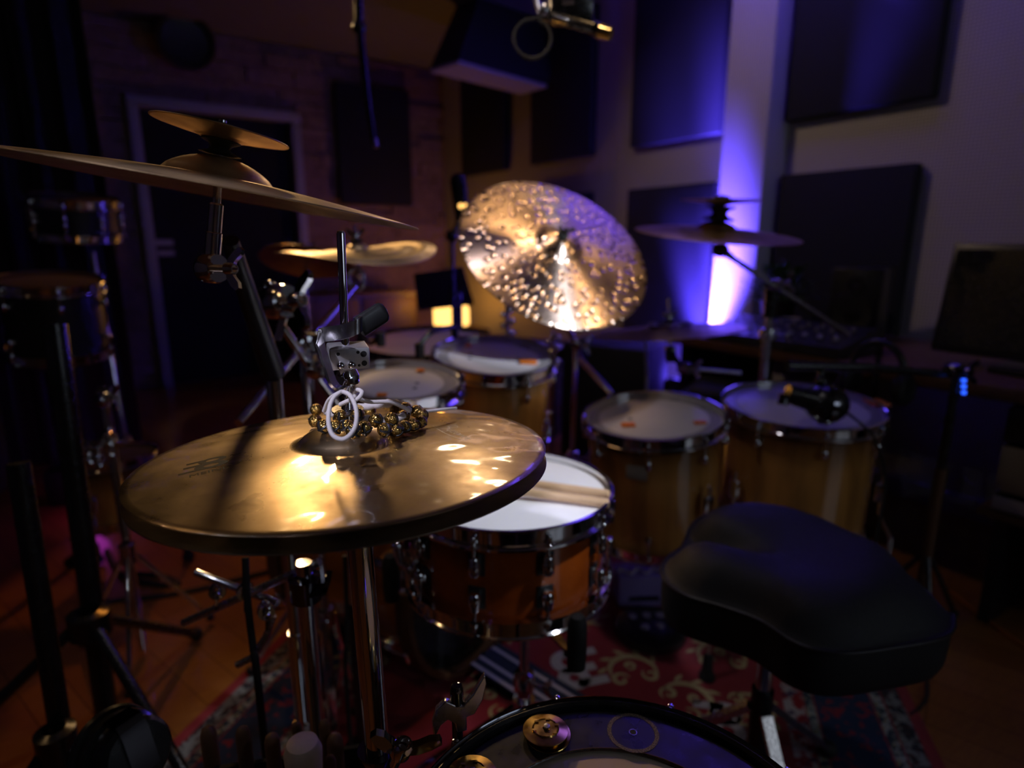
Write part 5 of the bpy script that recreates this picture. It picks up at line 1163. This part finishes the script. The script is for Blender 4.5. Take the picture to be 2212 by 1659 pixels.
# ------------------------------------------------------------------ desk area on the right
def rthing(name, label, cat, p, q, z, group=None, rot=0):
    t = thing(name, label, cat, None, group); t.matrix_basis = Matrix.Translation(rm(p, q, z)) @ ROOM @ Matrix.Rotation(rot, 4, 'Z'); return t
DZ_ = .70
t = rthing('studio_desk', 'wooden studio desk along the right wall carrying screen, speaker and plant', 'desk', 2.34, .60, 0)
MB().box((0, 0, DZ_ - .02), (.72, 2.40, .04), None, .006).build('desk_top', M['woodtop'], t)
for y in (-1.15, 1.15): MB().box((.03, y, (DZ_ - .04) / 2), (.62, .04, DZ_ - .041)).build('side_panel', M['plastic'], t)
MB().box((-.36, .2, DZ_ - .03), (.01, 2.0, .05)).build('front_edge', M['orangecable'] if 0 else M['stick'], t) if 0 else None
for k, (z0, h, lab, mat) in enumerate(((.545, .10, 'slim dark rack unit with two pale lines just under the desk top', 'plastic'), (.40, .135, 'beige rack unit with dark round holes under the slim dark one', 'rackgrey'), (.345, .045, 'thin grey rack unit at the bottom of the desk stack', 'lilac'))):
    t = rthing('rack_unit', lab, 'rack unit', 2.22, .06, z0, 'rack units under the desk')
    MB().box((0, 0, h / 2), (.40, 1.06, h - .004), None, .003).build('case', M['plastic'], t)
    fp = MB().box((-.203, 0, h / 2), (.006, 1.06, h - .006), None, .002).build('front_panel', M[mat], t)
    if k == 0:
        for zz in (.045, .065): MB().box((-.2075, .02, zz), (.003, .10, .009)).build('display_line', M['lilac'], fp)
    if k == 1:
        for y in (-.42, -.30, -.18, -.06, .06, .18, .30, .42): MB().lathe([(0, 0), (.020, 0), (.020, .006), (0, .008)], Matrix.Translation((-.206, y, h * .55 + .012 * math.sin(y * 20))) @ Matrix.Rotation(-PI / 2, 4, 'Y'), 24).build('dial', M['plastic'], fp)
t = rthing('rack_shelf', 'dark shelf below the stack of rack units', 'shelf', 2.22, .06, 0)
MB().box((0, 0, .33), (.42, 1.12, .02)).build('shelf_board', M['woodtop'], t)
for y in (-.5, .5): MB().box((0, y, .16), (.40, .03, .32)).build('leg', M['plastic'], t)
t = rthing('computer_screen', 'large black computer screen on the desk at the right edge', 'screen', 2.22, .55, DZ_)
sm = Matrix.Translation((0, 0, .02)) @ Matrix.Rotation(math.radians(10), 4, 'Y')
MB().box((0, 0, .185), (.035, .66, .34), sm, .008).build('screen_case', M['plastic'], t); MB().box((-.019, 0, .185), (.002, .63, .30), sm).build('display', M['blackmetal'], t)
MB().box((.04, 0, .01), (.22, .30, .018), None, .004).build('stand_foot', M['plastic'], t); MB().box((.06, 0, .12), (.03, .08, .22)).build('stand_neck', M['plastic'], t)
t = rthing('studio_speaker', 'black studio speaker on the desk next to the potted plant', 'loudspeaker', 2.50, 1.27, DZ_, None, .25)
MB().box((0, 0, .14), (.17, .18, .275), None, .008).build('cabinet', M['plastic'], t)
MB().lathe([(.05, 0), (.07, .003), (.07, .006), (.05, .004), (.02, -.006), (0, -.002)], Matrix.Translation((-.087, 0, .10)) @ Matrix.Rotation(-PI / 2, 4, 'Y'), 32).build('woofer', M['rubber'], t)
MB().lathe([(.022, 0), (.03, .002), (.03, .004), (.015, .004), (0, .008)], Matrix.Translation((-.087, 0, .215)) @ Matrix.Rotation(-PI / 2, 4, 'Y'), 24).build('tweeter', M['blackmetal'], t)
t = rthing('potted_plant', 'leafy green plant in a dark pot on the desk before the wall', 'plant', 2.47, 1.60, DZ_)
MB().lathe([(0, 0), (.05, 0), (.075, .12), (.078, .125), (.07, .125), (.065, .11), (0, .11)], None, 32).build('pot', M['plastic'], t)
lf = MB()
for k in range(150):
    a = random.uniform(0, 2 * PI); el = random.uniform(.1, 1.35); L = random.uniform(.09, .19); b0_ = V((random.uniform(-.04, .04), random.uniform(-.04, .04), .12)); d = V((math.cos(a) * math.cos(el), math.sin(a) * math.cos(el), math.sin(el))); s = V((-math.sin(a), math.cos(a), 0)); st0 = b0_ + d * L * .75
    wl_ = random.uniform(.010, .018); le = random.uniform(.035, .06); dr = V((0, 0, -.25))
    q1 = st0 + d * le * .5; q2 = st0 + (d + dr).normalized() * le
    lf.add([st0, q1 + s * wl_ + V((0, 0, .003)), q2, q1 - s * wl_ + V((0, 0, .003)), q1], [[0, 1, 4], [1, 2, 4], [2, 3, 4], [3, 0, 4]]); lf.tube([b0_, st0], .0012, 4)
lf.build('foliage', M['leaf'], t)
wb_ = rthing('white_cup', 'pale cup standing on the desk in front of the plant', 'cup', 2.325, 1.44, DZ_)
MB().lathe([(0, 0), (.03, 0), (.036, .075), (.033, .075), (.028, .006), (0, .006)], None, 28).build('cup_body', M['lilac'], wb_)
t = rthing('mixing_console', 'dark mixing console with raised rail on the desk beyond the largest floor tom', 'mixer', 2.12, 1.32, DZ_)
MB().prism([(-.14, .003), (.14, .003), (.14, .075), (.10, .085), (-.13, .035)], -.27, .27, Matrix.Rotation(PI / 2, 4, 'X')).build('case', M['plastic'], t, False, 30)
cm = Matrix.Rotation(math.radians(-12.3), 4, 'Y') @ Matrix.Translation((-.012, 0, .0615))
for i in range(9):
    y = -.22 + i * .055; MB().box((-.05, y, .012), (.016, .012, .012), cm, .002).build('fader', M['lilac'], t)
    for x in (0.02, .06): MB().lathe([(0, .004), (.007, .004), (.006, .016), (0, .016)], cm @ Matrix.Translation((x, y, 0)), 14).build('knob', M['rackgrey'], t)
t = rthing('headphones', 'black headphones hung on a hook stand near the right boom stand', 'headphones', 1.93, 1.05, 0)
hp0 = at(1890, 830, 1.80); t.matrix_basis = Matrix.Translation((hp0.x, hp0.y, hp0.z)) @ Matrix.Rotation(math.radians(123.8), 4, 'Z')
MB().tube([(.075 * math.cos(a), 0, .03 + .095 * math.sin(a)) for a in [PI * k / 20 for k in range(21)]], .010, 10).build('headband', M['plastic'], t)
for s_ in (-1, 1): MB().lathe([(0, -.02), (.035, -.02), (.045, -.012), (.045, .008), (.03, .02), (0, .02)], Matrix.Translation((s_ * .075, 0, .0)) @ Matrix.Rotation(PI / 2, 4, 'Y'), 28).build('ear_cup', M['rubber'], t)
t = thing('headphone_stand', 'thin dark post carrying the black headphones', 'stand', (hp0.x, hp0.y, 0))
MB().cyl((hp0.x, hp0.y, .01), (hp0.x, hp0.y, hp0.z + .112), .008).lathe([(0, 0), (.05, 0), (.05, .01), (.02, .025), (0, .025)], Matrix.Translation((hp0.x, hp0.y, 0)), 32).build('post', M['blackmetal'], t, True)
# boom microphone over the largest floor tom
b0_ = at(2062, 842, 1.62); bb = at(2060, 800, 1.62)
t = thing('microphone_stand', 'black boom stand at the right reaching over the largest floor tom', 'stand', (b0_.x, b0_.y, 0))
MB().cyl((b0_.x, b0_.y, .02), (b0_.x, b0_.y, bb.z), .011).build('post', M['blackmetal'], t, True)
MB().cyl((b0_.x, b0_.y, .02), (b0_.x, b0_.y, .48), .014).build('lower_tube', M['woodtop'], t, True)
for k in range(3):
    an = .2 + k * 2 * PI / 3; d = V((math.cos(an), math.sin(an), 0)); p1 = V((b0_.x, b0_.y, .0205)) + d * .13
    l = MB().cyl(V((b0_.x, b0_.y, .22)) + d * .01, p1, .007).build('leg', M['blackmetal'], t, True); MB().ball(p1, .012, 12).build('rubber_foot', M['rubber'], l, True)
clamp(t, bb, (.3, -.9, .1), 'gunmetal', 1.1, 'boom_clamp')
mb0 = at(1700, 790, 1.52)
MB().cyl(at(2085, 812, 1.64), at(1870, 792, 1.56), .0105).cyl(at(1880, 793, 1.56), mb0, .012).build('boom_arm', M['blackmetal'], t, True)
MB().cyl(at(1775, 792, 1.54), at(1772, 835, 1.53), .008).ball(at(1774, 826, 1.53), .016, 14).build('mic_holder', M['blackmetal'], t, True)
for k in range(3): MB().box((0, 0, 0), (.009, .008, .009), frame(at(2082, 822 + 13 * k, 1.60), (0, 0, 1)), .002).build('blue_light', M['led'], t, True)
mc = at(1786, 873, 1.50)
t = thing('drum_microphone', 'round dark microphone hanging over the largest floor tom head', 'microphone', mc)
MB().ball(mc, .049, 28, None, (1.05, .95, .95)).build('grille_ball', M['blackmetal'], t, True)
MB().cyl(mc + V((-.03, .0, .008)), at(1700, 850, 1.50), .030, .022, 28).build('microphone_body', M['blackmetal'], t, True)
MB().lathe([(.0485, -.006), (.051, -.006), (.051, .006), (.0485, .006)], frame(mc + V((-.003, 0, 0)), (1, 0, -.1)), 40, True).build('grille_band', M['gunmetal'], t, True)
MB().cyl(at(1695, 852, 1.50), at(1690, 875, 1.50), .012).build('cable_plug', M['gunmetal'], t, True)
MB().cyl(at(1772, 836, 1.53), mc + V((0, .01, .03)), .007).build('holder_joint', M['blackmetal'], t, True)
cable('black microphone cable drooping over the near rim of the largest floor tom', [mc + V((.05, 0, -.02)), at(1870, 925, 1.46), at(1895, 960, 1.45), at(1912, 1050, 1.50), V((at(1912, 1050, 1.5).x, at(1912, 1050, 1.5).y, .30)), V((at(1912, 1050, 1.5).x + .05, at(1912, 1050, 1.5).y, .006))], .0035)
# far dark gear seen beyond the low cymbal
bxq = at(1330, 790, 3.0)
t = thing('equipment_case', 'dark equipment case standing behind the low flat cymbal', 'case', frame((bxq.x, bxq.y, 0), (0, 0, 1), (.85, -.5, 0)))
MB().box((0, 0, (bxq.z + .12) / 2 + .02), (.42, .34, bxq.z + .08), None, .015).build('case_body', M['vinyl'], t); MB().box((0, -.172, bxq.z * .6), (.14, .006, .05)).build('handle', M['satin'], t)
for x in (-.16, .16): MB().box((x, 0, .01), (.05, .28, .02)).build('foot', M['rubber'], t)
# ------------------------------------------------------------------ light
W = bpy.data.worlds.new('studio'); SC.world = W; W.use_nodes = True
W.node_tree.nodes['Background'].inputs[0].default_value = (.10, .09, .12, 1); W.node_tree.nodes['Background'].inputs[1].default_value = .02
def light(name, kind, loc, power, col, target=None, **kw):
    l = bpy.data.lights.new(name, kind); l.energy = power; l.color = col
    for k, v in kw.items(): setattr(l, k, v)
    o = bpy.data.objects.new(name, l); COL.objects.link(o); o.location = loc
    if target is not None: o.rotation_euler = (V(target) - V(loc)).to_track_quat('-Z', 'Y').to_euler()
    return o
PARP = V((pq.x, pq.y, pz)) + pd * .055
light('blue_par_light', 'SPOT', PARP, 4800, (.10, .058, 1.), rm(PP + .01, (PQ0 + PQ1) / 2 + .01, 1.35), spot_size=math.radians(42), spot_blend=1., shadow_soft_size=.06)
light('blue_par_side', 'SPOT', PARP, 800, (.10, .058, 1.), rm(2.74, 2.24, .90), spot_size=math.radians(46), spot_blend=1., shadow_soft_size=.06)
light('blue_par_spill', 'POINT', PARP + pd * .03, 7, (.10, .058, 1.), shadow_soft_size=.05)
light('corner_lamp_light', 'POINT', (lq.x, lq.y, ztb + .20), 8.5, (1., .40, .05), shadow_soft_size=.07)
WARM = (1., .62, .26)
light('amber_floor_fill', 'SPOT', (-1.5, 3.3, 2.45), 36, (1., .33, .04), (-.95, 1.5, 0), spot_size=math.radians(46), spot_blend=.8, shadow_soft_size=.05)  # extra unseen spot added to turn the left floor amber
light('amber_spot_light', 'SPOT', (-1.27, 3.38, 2.28), 90, (1., .62, .26), (-.22, .5, .85), spot_size=math.radians(34), spot_blend=.8, shadow_soft_size=.11)
light('warm_ceiling_light_over_ride', 'SPOT', (.50, 1.75, 2.5), 20, WARM, (.12, 1.62, 1.0), spot_size=math.radians(26), spot_blend=.8, shadow_soft_size=.035)
light('warm_ceiling_light_front', 'SPOT', (.05, 1.05, 2.5), 15, WARM, (.12, 1.62, 1.0), spot_size=math.radians(24), spot_blend=.8, shadow_soft_size=.035)
light('warm_ceiling_light_side', 'SPOT', (1.55, 1.15, 2.45), 26, WARM, (.12, 1.65, 1.0), spot_size=math.radians(22), spot_blend=.8, shadow_soft_size=.035)
light('warm_wall_light', 'SPOT', rm(1.2, 2.2, 2.5), 20, (1., .72, .50), rm(2.8, 1.75, 1.2), spot_size=math.radians(94), spot_blend=.9, shadow_soft_size=.06)
light('white_spot_ride', 'SPOT', (1.9, -.4, 2.4), 420, (.84, .92, 1.), (.112, 1.613, 1.0), spot_size=math.radians(12), spot_blend=.6, shadow_soft_size=.05)
light('white_spot_snare', 'SPOT', (1.2, .55, 2.45), 150, (.86, .90, 1.), (.03, .98, .66), spot_size=math.radians(11.5), spot_blend=.5, shadow_soft_size=.05)
light('kit_fill_light', 'SPOT', (-.05, 1.15, 2.5), 15, (.92, .84, .90), (-.02, 1.5, 0), spot_size=math.radians(60), spot_blend=.9, shadow_soft_size=.05)  # unseen fill lamp added to lift the rug and tom heads
light('cool_glint_right', 'SPOT', (1.7, -.9, 2.45), 4, (.86, .92, 1.), (.2, 1.4, .5), spot_size=math.radians(70), spot_blend=.8, shadow_soft_size=.013)  # tiny unseen lamp added so hoops and lugs glint
light('cool_glint_left', 'SPOT', (-1.5, .1, 2.45), 3.5, (.78, .84, 1.), (-.1, 1.3, .4), spot_size=math.radians(70), spot_blend=.8, shadow_soft_size=.013)  # added likewise, for chrome glints from the left
light('warm_glint_left', 'SPOT', (-1.9, 1.0, 2.45), 5, (1., .6, .25), (-.2, 1.3, .3), spot_size=math.radians(70), spot_blend=.8, shadow_soft_size=.013)  # added warm lamp for glints only, no fixture behind it
light('warm_back_fill', 'SPOT', (-.12, 3.85, 2.36), 26, (1., .68, .38), (-.05, .55, .9), spot_size=math.radians(15), spot_blend=.8, shadow_soft_size=.10)  # unseen lamp added to warm the right part of the hi-hat
light('cool_fill_clutch', 'SPOT', (-.75, -.75, 2.42), 190, (.80, .78, 1.), (-.14, .53, .96), spot_size=math.radians(8.5), spot_blend=.7, shadow_soft_size=.05)  # unseen spot added to brighten clutch, rope and bells
light('violet_spot_light', 'SPOT', (-.6, 2.2, 2.45), 3, (.50, .16, 1.), rm(2.7, 3.9, 1.3), spot_size=math.radians(80), spot_blend=.8, shadow_soft_size=.1)
light('magenta_floor_light', 'POINT', (bx.x + .1, bx.y + .2, .14), .2, (.8, .06, .9), shadow_soft_size=.05)
for i in (-1, 1):
    pw = (WP1 - WP0) / 2 - .095
    o = light('window_daylight', 'AREA', rm(pc_ + i * (pw / 2 + .035), QF - .045, zc_), 2.2, (.70, .80, 1.), rm(pc_ + i * .3 - .2, 3, .6), shape='RECTANGLE', size=pw, size_y=WZ1 - WZ0 - .14)
# ------------------------------------------------------------------ camera
cam = bpy.data.cameras.new('camera'); co_ = bpy.data.objects.new('camera', cam); COL.objects.link(co_)
cam.sensor_fit = 'HORIZONTAL'; cam.sensor_width = 36; cam.lens = 36 * FPX / 2212
co_.location = (0, 0, CAMZ); co_.rotation_euler = (PI / 2 - TILT, 0, 0); cam.clip_start = .02
cam.dof.use_dof = True; cam.dof.focus_distance = .535; cam.dof.aperture_fstop = 3.0; cam.dof.aperture_blades = 9
SC.camera = co_
vs_ = SC.view_settings; vs_.view_transform = 'Standard'; vs_.look = 'None'; vs_.exposure = -0.18; vs_.gamma = 1.0; vs_.use_curve_mapping = False
SC.cycles.max_bounces = 6; SC.cycles.use_adaptive_sampling = True; SC.cycles.adaptive_threshold = .03; SC.cycles.sample_clamp_indirect = 6.0
